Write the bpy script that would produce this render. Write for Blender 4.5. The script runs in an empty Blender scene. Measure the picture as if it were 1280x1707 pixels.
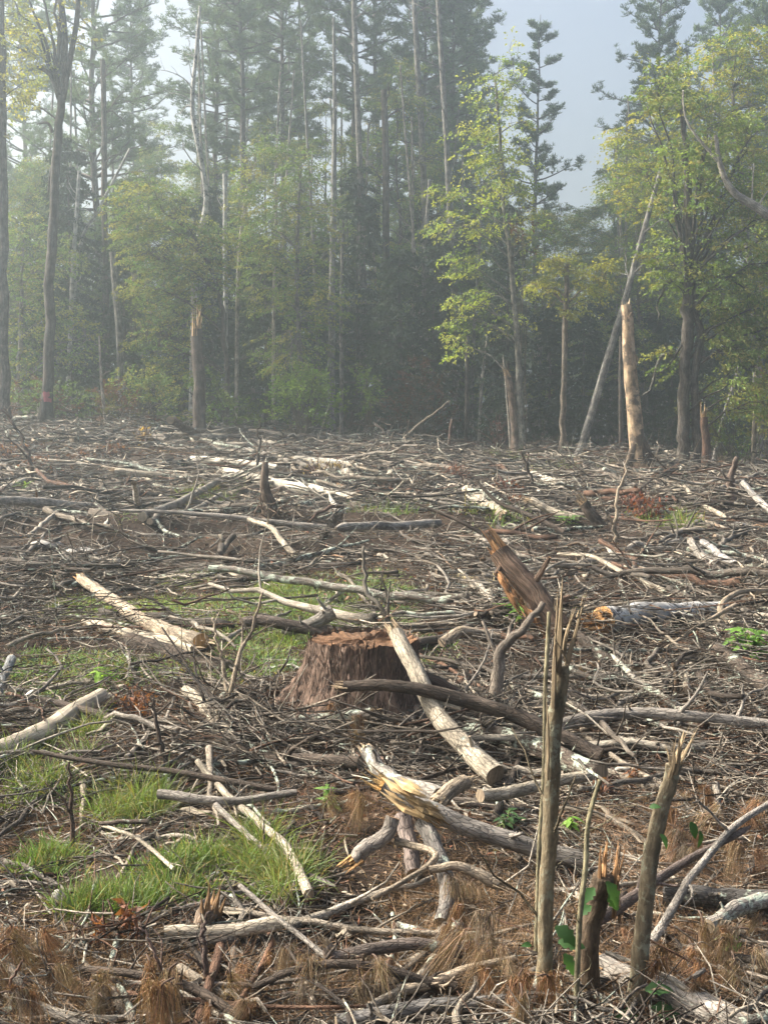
import bpy, math, random
import numpy as np
random.seed(7)
rng = np.random.default_rng(11)
scn = bpy.context.scene
COL = scn.collection
PI = math.pi

# ------------------------------------------------------------------ camera, sky, sun, exposure
F = 2000.0                       # focal length in pixels of a 1280 x 1707 picture
EYE = 1.6
PITCH = -math.atan(163.5 / F)
cd = bpy.data.cameras.new('camera')
cam = bpy.data.objects.new('camera', cd)
COL.objects.link(cam)
cam.location = (0, 0, EYE)
cam.rotation_euler = (PI / 2 + PITCH, 0, 0)
cd.sensor_fit = 'VERTICAL'
cd.sensor_height = 36
cd.lens = F / 1707 * 36
cd.clip_start = 0.05
cd.clip_end = 1500
scn.camera = cam

SUN_EL, SUN_AZ = math.radians(41), math.radians(-76)    # azimuth from +Y, clockwise: the sun stands high to the left, a little beyond the camera
sx, sy, sz = math.sin(SUN_AZ) * math.cos(SUN_EL), math.cos(SUN_AZ) * math.cos(SUN_EL), math.sin(SUN_EL)
world = bpy.data.worlds.new('World')
scn.world = world
world.use_nodes = True
wn = world.node_tree
bg = wn.nodes['Background']
sky = wn.nodes.new('ShaderNodeTexSky')
sky.sky_type = 'NISHITA'
sky.sun_disc = False
sky.sun_elevation = SUN_EL
sky.sun_rotation = SUN_AZ
sky.air_density = 1.0
sky.dust_density = 9.0
sky.ozone_density = 0.2
wn.links.new(sky.outputs[0], bg.inputs[0])
bg.inputs[1].default_value = 0.13
ld = bpy.data.lights.new('sun', 'SUN')
ld.energy = 5.0
ld.angle = math.radians(0.9)
ld.color = (1.0, 0.94, 0.84)
sun = bpy.data.objects.new('sun', ld)
COL.objects.link(sun)
from mathutils import Vector
sun.rotation_euler = Vector((sx, sy, sz)).to_track_quat('Z', 'Y').to_euler()
scn.view_settings.view_transform = 'Standard'
scn.view_settings.look = 'None'
scn.view_settings.exposure = 1.1
scn.view_settings.gamma = 1
scn.view_settings.use_curve_mapping = False
scn.render.engine = 'CYCLES'
cy = scn.cycles
cy.max_bounces = 5
cy.diffuse_bounces = 3
cy.glossy_bounces = 1
cy.transmission_bounces = 3
cy.volume_bounces = 1
cy.transparent_max_bounces = 4
cy.use_denoising = True
cy.caustics_reflective = False
cy.caustics_refractive = False
HAZE = 0.0052

# ------------------------------------------------------------------ numpy helpers
def nz(v):
    return v / np.maximum(np.linalg.norm(v, axis=-1, keepdims=True), 1e-9)

def _h(ix, iy, s):
    n = (ix.astype(np.int64) * 374761393 + iy.astype(np.int64) * 668265263 + s * 1442695041) & 0xffffffff
    n = ((n ^ (n >> 13)) * 1274126177) & 0xffffffff
    return ((n ^ (n >> 16)) & 0xffff) / 32767.5 - 1.0

def vn(x, y, s=0):
    x = np.asarray(x, float); y = np.asarray(y, float)
    ix, iy = np.floor(x), np.floor(y)
    fx, fy = x - ix, y - iy
    fx = fx * fx * (3 - 2 * fx); fy = fy * fy * (3 - 2 * fy)
    a, b = _h(ix, iy, s), _h(ix + 1, iy, s)
    c, d = _h(ix, iy + 1, s), _h(ix + 1, iy + 1, s)
    return (a * (1 - fx) + b * fx) * (1 - fy) + (c * (1 - fx) + d * fx) * fy

def sst(a, b, x):
    t = np.clip((x - a) / (b - a), 0, 1)
    return t * t * (3 - 2 * t)

def gh(x, y):
    x = np.asarray(x, float); y = np.asarray(y, float)
    xr = np.clip(x, -22, 16)
    z = (0.66 - 0.066 * xr) * sst(17, 40, y)
    z = z + 0.085 * vn(x / 1.1, y / 1.1, 1) * sst(1.5, 4, np.hypot(x, y)) + 0.04 * vn(x / .42, y / .42, 2) + 0.014 * vn(x / .15, y / .15, 3)
    z = z + 0.16 * vn(x / 4.3, y / 4.3, 4) * sst(7, 16, y)
    m = 1 - sst(0.5, 5, x)
    z = z + 0.20 * m * np.exp(-((y - 16.8 - .25 * vn(x, 0 * x, 5)) / .38) ** 2) - 0.07 * m * np.exp(-((y - 15.4) / .9) ** 2)
    z = z + 0.12 * m * np.exp(-((y - 13.6 - .2 * vn(x, 0 * x, 6)) / .25) ** 2)
    z = z + 0.10 * np.exp(-(((x + .12) / .8) ** 2 + ((y - 6.5) / .8) ** 2))
    return z

def pile(x, y):     # how high the slash is heaped here
    p = vn(np.asarray(x) / 1.7, np.asarray(y) / 1.7, 21) * .6 + vn(np.asarray(x) / .7, np.asarray(y) / .7, 22) * .4
    rut = np.where((np.asarray(y) > 12.2) & (np.asarray(y) < 16.6), .25, 1.0)
    grass = np.where(in_green(x, y), .3, 1.0)
    return np.clip(.25 + p, 0.03, 1) * rut * grass

CP, SP = math.cos(PITCH), math.sin(PITCH)
def ray(px, py):
    cx, cyy = (px - 640) / F, (853.5 - py) / F
    return np.array([cx, CP - SP * cyy, SP + CP * cyy])
def V(px, py, d):                # the point seen at a pixel, at depth d
    r = ray(px, py)
    return np.array([0, 0, EYE]) + r * (d / r[1])
_T = np.concatenate([np.linspace(2, 12, 2500), np.linspace(12, 70, 3500)])
def G(px, py, h=0.0):            # the point seen at a pixel that lies h above the ground
    r = ray(px, py); r = r / r[1]
    q = _T[:, None] * r[None] + np.array([0, 0, EYE])
    below = q[:, 2] < gh(q[:, 0], q[:, 1]) + h
    i = int(np.argmax(below)) if below.any() else len(_T) - 1
    return q[i]

GREEN = [(330, 1020, 200, 38), (560, 1010, 170, 45), (450, 1090, 170, 55), (110, 1015, 60, 28), (600, 960, 110, 18), (200, 860, 70, 14), (720, 1075, 90, 40), (200, 1490, 150, 62), (215, 1345, 60, 40), (455, 1440, 60, 60), (110, 1250, 60, 24), (60, 1130, 90, 40)]
_gw = []
for (a, b, c, d) in GREEN:
    p0 = G(a, b); p1 = G(a, b + d); p2 = G(a, b - d)
    _gw.append((p0[0], (p1[1] + p2[1]) / 2, c * p0[1] / F, abs(p2[1] - p1[1]) / 2))
def in_green(x, y):
    x = np.asarray(x, float); y = np.asarray(y, float)
    r = np.zeros(np.broadcast(x, y).shape, bool)
    for (cx, cyy, a, b) in _gw:
        r |= ((x - cx) / a) ** 2 + ((y - cyy) / b) ** 2 < 1
    return r

class MB:
    def __init__(s):
        s.V = []; s.T = []; s.B = []; s.F = []; s.n = 0
    def add(s, v, faces, tint=(1, 1, 1, 0), bk=None, mat=0, smooth=True):
        v = np.asarray(v, float).reshape(-1, 3)
        t = np.asarray(tint, float)
        if t.ndim == 1: t = np.broadcast_to(t, (len(v), len(t)))
        if t.shape[1] == 3: t = np.concatenate([t, np.zeros((len(t), 1))], 1)
        s.V.append(v); s.T.append(t); s.B.append(v if bk is None else np.asarray(bk).reshape(-1, 3))
        for f in (faces if isinstance(faces, list) else [(faces, mat)]):
            s.F.append((np.asarray(f[0], np.int64) + s.n, f[1], smooth))
        s.n += len(v)
    def build(s, name, mats, parent=None, loc=None):
        me = bpy.data.meshes.new(name)
        v = np.concatenate(s.V); t = np.concatenate(s.T); b = np.concatenate(s.B)
        if loc is not None: v = v - np.asarray(loc)
        me.vertices.add(len(v)); me.vertices.foreach_set('co', v.astype(np.float32).ravel())
        lv = np.concatenate([f.ravel() for f, m, sm in s.F])
        tot = np.concatenate([np.full(len(f), f.shape[1]) for f, m, sm in s.F])
        mi = np.concatenate([np.full(len(f), m) for f, m, sm in s.F])
        sm = np.concatenate([np.full(len(f), x) for f, m, x in s.F])
        me.loops.add(len(lv)); me.loops.foreach_set('vertex_index', lv.astype(np.int32))
        me.polygons.add(len(tot))
        me.polygons.foreach_set('loop_start', np.concatenate([[0], np.cumsum(tot)[:-1]]).astype(np.int32))
        me.polygons.foreach_set('material_index', mi.astype(np.int32))
        me.polygons.foreach_set('use_smooth', sm.astype(bool))
        a = me.attributes.new('tint', 'FLOAT_COLOR', 'POINT'); a.data.foreach_set('color', t.astype(np.float32).ravel())
        a = me.attributes.new('bk', 'FLOAT_VECTOR', 'POINT'); a.data.foreach_set('vector', b.astype(np.float32).ravel())
        me.update(calc_edges=True)
        for m in (mats if isinstance(mats, (list, tuple)) else [mats]): me.materials.append(m)
        o = bpy.data.objects.new(name, me)
        COL.objects.link(o)
        if parent is not None: o.parent = parent
        if loc is not None and parent is None: o.location = loc
        return o

def tag(o, label=None, cat=None, group=None, kind=None):
    if label: o['label'] = label
    if cat: o['category'] = cat
    if group: o['group'] = group
    if kind: o['kind'] = kind
    return o
def empty(name, loc, label, cat, group=None):
    o = bpy.data.objects.new(name, None); COL.objects.link(o); o.location = loc; o.empty_display_size = .2
    return tag(o, label, cat, group)
def copy_tree(o, parent=None):
    c = o.copy(); COL.objects.link(c); c.parent = parent
    for ch in o.children: copy_tree(ch, c)
    return c

def tubes(mb, P, R, sides=6, tint=(1, 1, 1, 0), rough=0.0, caps=(True, True), capmat=0, captint=None, seed=0, flat=1.0, smooth=True):
    P = np.asarray(P, float); R = np.asarray(R, float)
    if P.ndim == 2: P = P[None]; R = R[None]
    N, K, _ = P.shape
    T = np.empty_like(P); T[:, 1:-1] = P[:, 2:] - P[:, :-2]; T[:, 0] = P[:, 1] - P[:, 0]; T[:, -1] = P[:, -1] - P[:, -2]
    T = nz(T)
    D = nz(P[:, -1] - P[:, 0])
    ref = np.where(np.abs(D[:, 2:3]) < .75, np.array([[0, 0, 1.]]), np.array([[1., .1, 0]]))[:, None]
    A = nz(np.cross(np.broadcast_to(ref, T.shape), T)); B = np.cross(T, A)
    th = np.arange(sides) * 2 * PI / sides
    c, s = np.cos(th), np.sin(th)
    RR = R[:, :, None] * np.ones(sides)
    al = np.concatenate([np.zeros((N, 1)), np.cumsum(np.linalg.norm(np.diff(P, axis=1), axis=2), 1)], 1)
    if rough > 0:
        rg = np.random.default_rng(abs(seed) + 3)
        for k in range(1, 5):
            ph = rg.uniform(0, 2 * PI, (N, 1, 1)); fr = rg.uniform(.5, 1.6, (N, 1, 1)) * k * 1.4 / np.maximum(R[:, :1, None] * 8, .02)
            RR = RR * (1 + .7 * rough / k ** .5 * np.sin(al[:, :, None] * fr + ph) * np.cos(k * th[None, None] + ph * 1.7))
        RR = RR * (1 + rough * .8 * rg.uniform(-1, 1, RR.shape))
    X = P[:, :, None] + RR[..., None] * (A[:, :, None] * c[:, None] + B[:, :, None] * s[:, None] * flat)
    off = rng.uniform(0, 50, (N, 1, 1))
    bk = np.stack(np.broadcast_arrays(R.mean(1)[:, None, None] * c + off, R.mean(1)[:, None, None] * s + off, al[:, :, None] + off), -1)
    t = np.asarray(tint, float)
    if t.ndim == 1: t = np.broadcast_to(t, (N, len(t)))
    if t.shape[1] == 3: t = np.concatenate([t, np.zeros((N, 1))], 1)
    tv = np.repeat(t, K * sides, 0)
    base = (np.arange(N) * K * sides)[:, None, None]
    i = np.arange(K - 1)[None, :, None] * sides; j = np.arange(sides)[None, None]; j2 = (j + 1) % sides
    q = np.stack([base + i + j, base + i + j2, base + i + sides + j2, base + i + sides + j], -1).reshape(-1, 4)
    fs = [(q, 0)]
    if captint is None:
        if caps[0]: fs.append((base[:, 0] + np.arange(sides)[::-1][None], capmat))
        if caps[1]: fs.append((base[:, 0] + (K - 1) * sides + np.arange(sides)[None], capmat))
        mb.add(X, fs, tv, bk, 0, smooth)
    else:
        mb.add(X, fs, tv, bk, 0, smooth)
        ct = np.asarray(captint, float)
        for e, k in ((0, 0), (1, K - 1)):
            if caps[e]:
                v = X[:, k].reshape(-1, 3)
                idx = (np.arange(N) * sides)[:, None] + (np.arange(sides) if e else np.arange(sides)[::-1])[None]
                mb.add(v, idx, ct, None, capmat, False)
    return X

def crom(pts, n):                # smooth curve through points
    p = np.asarray(pts, float)
    if len(p) == 2: return p[0] + (p[1] - p[0]) * np.linspace(0, 1, n)[:, None]
    q = np.vstack([2 * p[0] - p[1], p, 2 * p[-1] - p[-2]])
    u = np.linspace(0, len(p) - 1, n); i = np.minimum(u.astype(int), len(p) - 2); f = (u - i)[:, None]
    a, b, c, d = q[i], q[i + 1], q[i + 2], q[i + 3]
    return .5 * (2 * b + (c - a) * f + (2 * a - 5 * b + 4 * c - d) * f ** 2 + (3 * b - a - 3 * c + d) * f ** 3)

def off_shoots(P, R, m, t=(.2, .95), L=(.2, .5), ang=.8, up=0.1, K=5, rr=.5, wob=.15):
    """m side shoots from every polyline of a batch"""
    N, KK, _ = P.shape
    tt = rng.uniform(*t, (N, m)) * (KK - 1); i = np.minimum(tt.astype(int), KK - 2); f = (tt - i)[..., None]
    n = np.arange(N)[:, None]
    a, b = P[n, i], P[n, i + 1]
    st = a + (b - a) * f
    tg = nz(b - a)
    rd = nz(np.cross(tg, rng.normal(size=tg.shape)))
    d = nz(tg * math.cos(ang) + rd * math.sin(ang) + np.array([0, 0, up]))
    tot = np.linalg.norm(np.diff(P, axis=1), axis=2).sum(1)[:, None]
    ln = tot * rng.uniform(*L, (N, m)) * (1.15 - .5 * tt / (KK - 1))
    r0 = (R[n, i] * (1 - f[..., 0]) + R[n, i + 1] * f[..., 0]) * rr
    st, d, ln, r0 = st.reshape(-1, 3), d.reshape(-1, 3), ln.reshape(-1), r0.reshape(-1)
    Q = walk(st, d, ln, K, wob)
    RR = r0[:, None] * np.linspace(1, .35, K)
    return Q, RR

def walk(st, d, ln, K, wob):
    out = [st]; s = ln / (K - 1)
    for k in range(K - 1):
        d = nz(d + rng.normal(0, wob, d.shape))
        out.append(out[-1] + d * s[:, None])
    return np.stack(out, 1)

def leaves(mb, C, D, U, L, W, tint, fold=.25, droop=.2, mat=0):
    """leaf-shaped quads folded on the midrib"""
    D = nz(D); S = nz(np.cross(D, U)); U = np.cross(S, D)
    L = np.broadcast_to(np.asarray(L, float), (len(C),))[:, None]; W = np.broadcast_to(np.asarray(W, float), (len(C),))[:, None]
    v = np.stack([C, C + D * L * .45 + S * W * .5 + U * W * fold, C + D * L - U * L * droop, C + D * L * .45 - S * W * .5 + U * W * fold], 1)
    f = (np.arange(len(C)) * 4)[:, None] + np.arange(4)[None]
    mb.add(v, f, np.repeat(tint, 4, 0), None, mat, False)

def blades(mb, C, D, L, W, tint, droop=.5, seg=3, mat=0):
    """grass blades or needles: curved tapering ribbons"""
    N = len(C); D = nz(D)
    S = nz(np.cross(D, rng.normal(size=D.shape)))
    rows = []
    for k in range(seg):
        u = k / seg
        p = C + D * (L * u)[:, None]; p[:, 2] -= droop * L * u * u
        w = (W * (1 - u * .75))[:, None] * .5
        rows += [p - S * w, p + S * w]
    p = C + D * L[:, None]; p[:, 2] -= droop * L
    rows.append(p)
    v = np.stack(rows, 1); n = 2 * seg + 1; b = (np.arange(N) * n)[:, None]
    q = np.concatenate([b + np.array([[2 * k, 2 * k + 1, 2 * k + 3, 2 * k + 2]]) for k in range(seg - 1)]) if seg > 1 else None
    t = b + np.array([[2 * seg - 2, 2 * seg - 1, 2 * seg]])
    fs = ([(q, mat)] if q is not None else []) + [(t, mat)]
    mb.add(v, fs, np.repeat(tint, n, 0))

# ------------------------------------------------------------------ materials
def mat(name):
    m = bpy.data.materials.new(name); m.use_nodes = True
    nt = m.node_tree; b = nt.nodes['Principled BSDF']
    return m, nt, b
def node(nt, t, ins=None, **kw):
    n = nt.nodes.new(t)
    for k, v in kw.items(): setattr(n, k, v)
    for k, v in (ins or {}).items():
        if isinstance(v, bpy.types.NodeSocket): nt.links.new(v, n.inputs[k])
        else: n.inputs[k].default_value = v
    return n
def mixc(nt, a, b, f, mode='MIX'):
    n = nt.nodes.new('ShaderNodeMix'); n.data_type = 'RGBA'; n.blend_type = mode
    for s, v in ((0, f), (6, a), (7, b)):
        if isinstance(v, bpy.types.NodeSocket): nt.links.new(v, n.inputs[s])
        else: n.inputs[s].default_value = v
    return n.outputs[2]
def ramp(nt, fac, stops):
    n = nt.nodes.new('ShaderNodeValToRGB'); nt.links.new(fac, n.inputs[0])
    e = n.color_ramp.elements
    while len(e) < len(stops): e.new(.5)
    for q, (p, c) in zip(e, stops):
        q.position = p; q.color = (c, c, c, 1) if not isinstance(c, tuple) else (*c, 1)
    return n.outputs[0]

def wood_material(name, stretch=.12, scale=60, lo=.45, hi=1.35, bump=.5, lichen=(.42, .47, .38), rough=.85, spot=14, dist=.01, crack=0):
    m, nt, b = mat(name)
    at = node(nt, 'ShaderNodeAttribute', attribute_name='tint')
    bk = node(nt, 'ShaderNodeAttribute', attribute_name='bk')
    mp = node(nt, 'ShaderNodeMapping', {0: bk.outputs['Vector'], 3: (1, 1, stretch)})
    n1 = node(nt, 'ShaderNodeTexNoise', {'Vector': mp.outputs[0], 'Scale': scale, 'Detail': 5.0, 'Roughness': .65})
    n2 = node(nt, 'ShaderNodeTexNoise', {'Vector': bk.outputs['Vector'], 'Scale': 5.0, 'Detail': 3.0})
    n3 = node(nt, 'ShaderNodeTexNoise', {'Vector': bk.outputs['Vector'], 'Scale': spot, 'Detail': 5.0, 'Roughness': .7})
    c = mixc(nt, at.outputs['Color'], ramp(nt, n1.outputs[0], [(.32, lo), (.68, hi)]), 1.0, 'MULTIPLY')
    c = mixc(nt, c, ramp(nt, n2.outputs[0], [(.3, .45), (.7, 1.45)]), 1.0, 'MULTIPLY')
    if crack:
        mp2 = node(nt, 'ShaderNodeMapping', {0: bk.outputs['Vector'], 3: (1, 1, .35)})
        wv = node(nt, 'ShaderNodeTexNoise', {'Vector': mp2.outputs[0], 'Scale': crack * .6, 'Detail': 2.0})
        ad = node(nt, 'ShaderNodeVectorMath', {0: mp2.outputs[0], 1: node(nt, 'ShaderNodeVectorMath', {0: wv.outputs['Color'], 3: .6 / crack}, operation='SCALE').outputs[0]}, operation='ADD')
        vo = node(nt, 'ShaderNodeTexVoronoi', {'Vector': ad.outputs[0], 'Scale': crack}, feature='DISTANCE_TO_EDGE')
        cr = ramp(nt, vo.outputs[0], [(.0, .55), (.10, 1.0), (.5, 1.1)])
        c = mixc(nt, c, cr, 1.0, 'MULTIPLY')
    th = node(nt, 'ShaderNodeMath', {0: n3.outputs[0], 1: at.outputs['Alpha']}, operation='ADD')
    f = ramp(nt, th.outputs[0], [(.92, 0.0), (1.0, 1.0)])
    c = mixc(nt, c, (*lichen, 1), f)
    nt.links.new(c, b.inputs['Base Color'])
    b.inputs['Roughness'].default_value = rough
    b.inputs['Specular IOR Level'].default_value = .25
    bp = node(nt, 'ShaderNodeBump', {'Height': n1.outputs[0], 'Strength': bump, 'Distance': dist})
    if crack:
        b2 = node(nt, 'ShaderNodeBump', {'Height': cr, 'Strength': .8, 'Distance': .006, 'Normal': bp.outputs[0]}); bp = b2
    nt.links.new(bp.outputs[0], b.inputs['Normal'])
    return m
M_WOOD = wood_material('weathered_wood', crack=110)
M_BARK = wood_material('rough_bark', .16, 45, .4, 1.5, .9, spot=11, dist=.02, crack=70)
M_TRUNK = wood_material('tree_bark', .12, 26, .4, 1.5, 1.0, spot=5, dist=.05, crack=22)
M_STUMP = wood_material('fibrous_bark', .07, 60, .25, 1.7, 1.0, dist=.03)
M_SAP = wood_material('young_bark', .4, 70, .5, 1.4, .9, lichen=(.235, .23, .165), spot=26, dist=.012)
M_BIRCH = wood_material('birch_bark', 3.0, 9, .75, 1.15, .3, lichen=(.035, .03, .028), spot=7)
M_PEEL = wood_material('peeled_trunk', .2, 12, .6, 1.3, .6, lichen=(.10, .075, .055), spot=2.6, dist=.03)
M_SPLIT = wood_material('split_wood', .03, 120, .55, 1.35, .6, lichen=(.1, .07, .05))

def leaf_material(name, trans=.4, rough=.6):
    m, nt, b = mat(name)
    at = node(nt, 'ShaderNodeAttribute', attribute_name='tint')
    nt.links.new(at.outputs['Color'], b.inputs['Base Color'])
    b.inputs['Roughness'].default_value = rough
    b.inputs['Specular IOR Level'].default_value = .3
    tc = mixc(nt, at.outputs['Color'], (1.25, 1.2, .55, 1), 1.0, 'MULTIPLY')
    tr = node(nt, 'ShaderNodeBsdfTranslucent', {'Color': tc})
    mx = node(nt, 'ShaderNodeMixShader', {0: trans, 1: b.outputs[0], 2: tr.outputs[0]})
    nt.links.new(mx.outputs[0], nt.nodes['Material Output'].inputs[0])
    return m
M_LEAF = leaf_material('leaf')
M_GRASS = leaf_material('grass_blade', .35, .5)
M_NEEDLE = leaf_material('needle', .15, .8)

def soil_material():
    m, nt, b = mat('forest_soil')
    tc = node(nt, 'ShaderNodeTexCoord')
    n1 = node(nt, 'ShaderNodeTexNoise', {'Vector': tc.outputs['Object'], 'Scale': 1.3, 'Detail': 6.0, 'Roughness': .65})
    n2 = node(nt, 'ShaderNodeTexNoise', {'Vector': tc.outputs['Object'], 'Scale': 38.0, 'Detail': 6.0, 'Roughness': .75})
    n3 = node(nt, 'ShaderNodeTexVoronoi', {'Vector': tc.outputs['Object'], 'Scale': 22.0})
    c = ramp(nt, n1.outputs[0], [(.3, (.024, .017, .013)), (.55, (.048, .034, .025)), (.75, (.085, .064, .046))])
    c = mixc(nt, c, ramp(nt, n2.outputs[0], [(.35, .45), (.65, 1.7)]), 1.0, 'MULTIPLY')
    c = mixc(nt, c, ramp(nt, n3.outputs['Color'], [(.1, .7), (.9, 1.35)]), 1.0, 'MULTIPLY')
    nt.links.new(c, b.inputs['Base Color']); b.inputs['Roughness'].default_value = .95
    b.inputs['Specular IOR Level'].default_value = .1
    bp = node(nt, 'ShaderNodeBump', {'Height': n2.outputs[0], 'Strength': .8, 'Distance': .03})
    nt.links.new(bp.outputs[0], b.inputs['Normal'])
    return m
M_SOIL = soil_material()
def stone_material():
    m, nt, b = mat('stone')
    tc = node(nt, 'ShaderNodeTexCoord')
    n1 = node(nt, 'ShaderNodeTexNoise', {'Vector': tc.outputs['Object'], 'Scale': 14.0, 'Detail': 8.0, 'Roughness': .7})
    c = ramp(nt, n1.outputs[0], [(.3, (.17, .155, .135)), (.6, (.33, .31, .28)), (.8, (.45, .43, .39))])
    nt.links.new(c, b.inputs['Base Color']); b.inputs['Roughness'].default_value = .9
    bp = node(nt, 'ShaderNodeBump', {'Height': n1.outputs[0], 'Strength': .6, 'Distance': .02})
    nt.links.new(bp.outputs[0], b.inputs['Normal'])
    return m
M_STONE = stone_material()
def paint_material():
    m, nt, b = mat('marking_paint'); b.inputs['Base Color'].default_value = (.30, .06, .09, 1); b.inputs['Roughness'].default_value = .7
    return m
M_PAINT = paint_material()

# ------------------------------------------------------------------ ground and haze
def make_ground():
    u = np.linspace(-1, 1, 301); xs = np.sinh(u * 5.0) / math.sinh(5.0) * 170
    ys = np.concatenate([np.linspace(-25, 2, 20), 2 + np.cumsum(.04 * 1.0147 ** np.arange(360))])
    ys = np.concatenate([ys, np.linspace(ys[-1], 260, 30)[1:]]) if ys[-1] < 250 else ys[ys < 260]
    X, Y = np.meshgrid(xs, ys); Z = gh(X, Y)
    v = np.stack([X, Y, Z], -1).reshape(-1, 3); nx = len(xs)
    i = np.arange(len(ys) - 1)[:, None] * nx + np.arange(nx - 1)[None]
    q = np.stack([i, i + 1, i + nx + 1, i + nx], -1).reshape(-1, 4)
    mb = MB(); mb.add(v, q)
    return tag(mb.build('ground', M_SOIL), kind='structure')
make_ground()

def make_haze():
    x0, x1, y0, y1, z0, z1 = -175, 175, -28, 265, -2.6, 36
    v = [(x, y, z) for z in (z0, z1) for y in (y0, y1) for x in (x0, x1)]
    f = np.array([[0, 2, 3, 1], [4, 5, 7, 6], [0, 1, 5, 4], [2, 6, 7, 3], [0, 4, 6, 2], [1, 3, 7, 5]])
    m = bpy.data.materials.new('haze_air'); m.use_nodes = True; nt = m.node_tree
    nt.nodes.remove(nt.nodes['Principled BSDF'])
    pv = nt.nodes.new('ShaderNodeVolumePrincipled')
    pv.inputs['Color'].default_value = (.80, .93, 1, 1); pv.inputs['Density'].default_value = HAZE
    pv.inputs['Anisotropy'].default_value = .75
    nt.links.new(pv.outputs[0], nt.nodes['Material Output'].inputs['Volume'])
    mb = MB(); mb.add(np.array(v, float), f, smooth=False)
    o = mb.build('haze', m); tag(o, kind='stuff')
if HAZE > 0: make_haze()

# ------------------------------------------------------------------ trees
def col_var(base, n, v=.22, hue=.08):
    b = np.asarray(base, float)
    c = b[None] * rng.uniform(1 - v, 1 + v, (n, 1)) * rng.uniform(1 - hue, 1 + hue, (n, 3))
    return c

def sprays(mb, C, D, cols, n=26, ln=.6, w=.3, leaf=.085, flat=.75, droopy=.35):
    """leafy sprays: leaves in two ranks along a drooping twig"""
    N = len(C)
    D = nz(D); S = nz(np.cross(D, np.array([0, 0, 1.])) + rng.normal(0, .25, D.shape))
    t = rng.uniform(0, 1, (N, n)); side = rng.choice([-1, 1], (N, n)) * rng.uniform(.1, 1, (N, n))
    sc = rng.uniform(.6, 1.3, (N, 1))
    pos = C[:, None] + D[:, None] * (t * ln * sc)[..., None] + S[:, None] * (side * w * sc * (1 - .6 * t))[..., None]
    pos[..., 2] -= droopy * (t * ln) ** 2 * 1.2 + rng.uniform(0, 1, (N, n)) * ln * (1 - flat) * .6
    ld = D[:, None] * .6 + S[:, None] * np.sign(side)[..., None] * .7 + rng.normal(0, .35, (N, n, 3)); ld[..., 2] -= .35
    up = np.array([0, 0, 1.]) + rng.normal(0, .45, (N, n, 3))
    tint = np.repeat(cols, n, 0) * rng.uniform(.75, 1.25, (N * n, 1))
    lf = (leaf * rng.uniform(.65, 1.3, N * n))
    leaves(mb, pos.reshape(-1, 3), ld.reshape(-1, 3), up.reshape(-1, 3), lf, lf * .72, tint)

def leafy(trunkP, trunkR, C, cols, tcol, limbcol=None, n_main=22, n=26, ln=.6, w=.3, leaf=.085, bmat=None, trunks=None, crown_only=False, thin=1.0, kink=.12):
    """trunk, limbs and crown meshes of a broadleaf tree whose sprays sit at points C"""
    tm, lm, cm = MB(), MB(), MB()
    tubes(tm, trunkP, trunkR, 9, tcol, .05, seed=int(abs(C[0, 0]) * 10))
    T = crom(trunkP, 40); TR = np.interp(np.linspace(0, 1, 40), np.linspace(0, 1, len(trunkR)), trunkR)
    pick = rng.choice(len(C), min(n_main, len(C)), replace=False)
    M = C[pick]
    # attach to the trunk lower than the target
    hd = np.linalg.norm(M[:, None, :2] - T[None, :, :2], axis=2)
    want = M[:, 2:3] - .55 * hd
    cost = np.abs(T[None, :, 2] - want) + (T[None, :, 2] > M[:, 2:3]) * 2 + (np.arange(40) < 5)[None] * 1.5
    j = cost.argmin(1)
    K = 8; u = np.linspace(0, 1, K)[None, :, None]
    A = T[j][:, None]; Bp = M[:, None]
    L = A + (Bp - A) * u; L[..., 2] += (np.sin(u[..., 0] * PI) * .10) * np.linalg.norm(M - T[j], axis=1)[:, None]
    L[:, 1:-1] += rng.normal(0, 1, (len(M), K - 2, 3)) * kink * .35 * np.linalg.norm(M - T[j], axis=1)[:, None, None] * .35
    LR = np.minimum(TR[j] * .42, .008 + .013 * np.linalg.norm(M - T[j], axis=1))[:, None] * np.linspace(1, .22, K)[None] * thin
    tubes(lm, L, LR, 5, limbcol if limbcol is not None else tcol)
    nodes = np.concatenate([L[:, 2:].reshape(-1, 3), T[18:]])
    dd = np.linalg.norm(C[:, None] - nodes[None], axis=2) + np.where(nodes[None, :, 2] > C[:, None, 2] + .1, .8, 0)
    nn = nodes[dd.argmin(1)]
    K = 5; u = np.linspace(0, 1, K)[None, :, None]
    tw = nn[:, None] + (C - nn)[:, None] * u; tw[:, 1:-1] += rng.normal(0, .05, (len(C), K - 2, 3))
    ds = np.linalg.norm(C - nn, axis=1)
    tubes(lm, tw, (.0045 + .004 * np.minimum(ds, 2))[:, None] * np.linspace(1, .5, K)[None] * thin, 4, limbcol if limbcol is not None else tcol, caps=(False, False))
    cen = T[np.abs(T[None, :, 2] - C[:, 2:3]).argmin(1)]
    D = (C - nn) * 1.0 + nz(C - cen) * .5 + rng.normal(0, .25, C.shape); D[:, 2] *= .5; D[:, 2] -= .1
    sprays(cm, C - nz(D) * ln * .4, D, cols, n, ln, w, leaf)
    return tm, lm, cm

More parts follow.
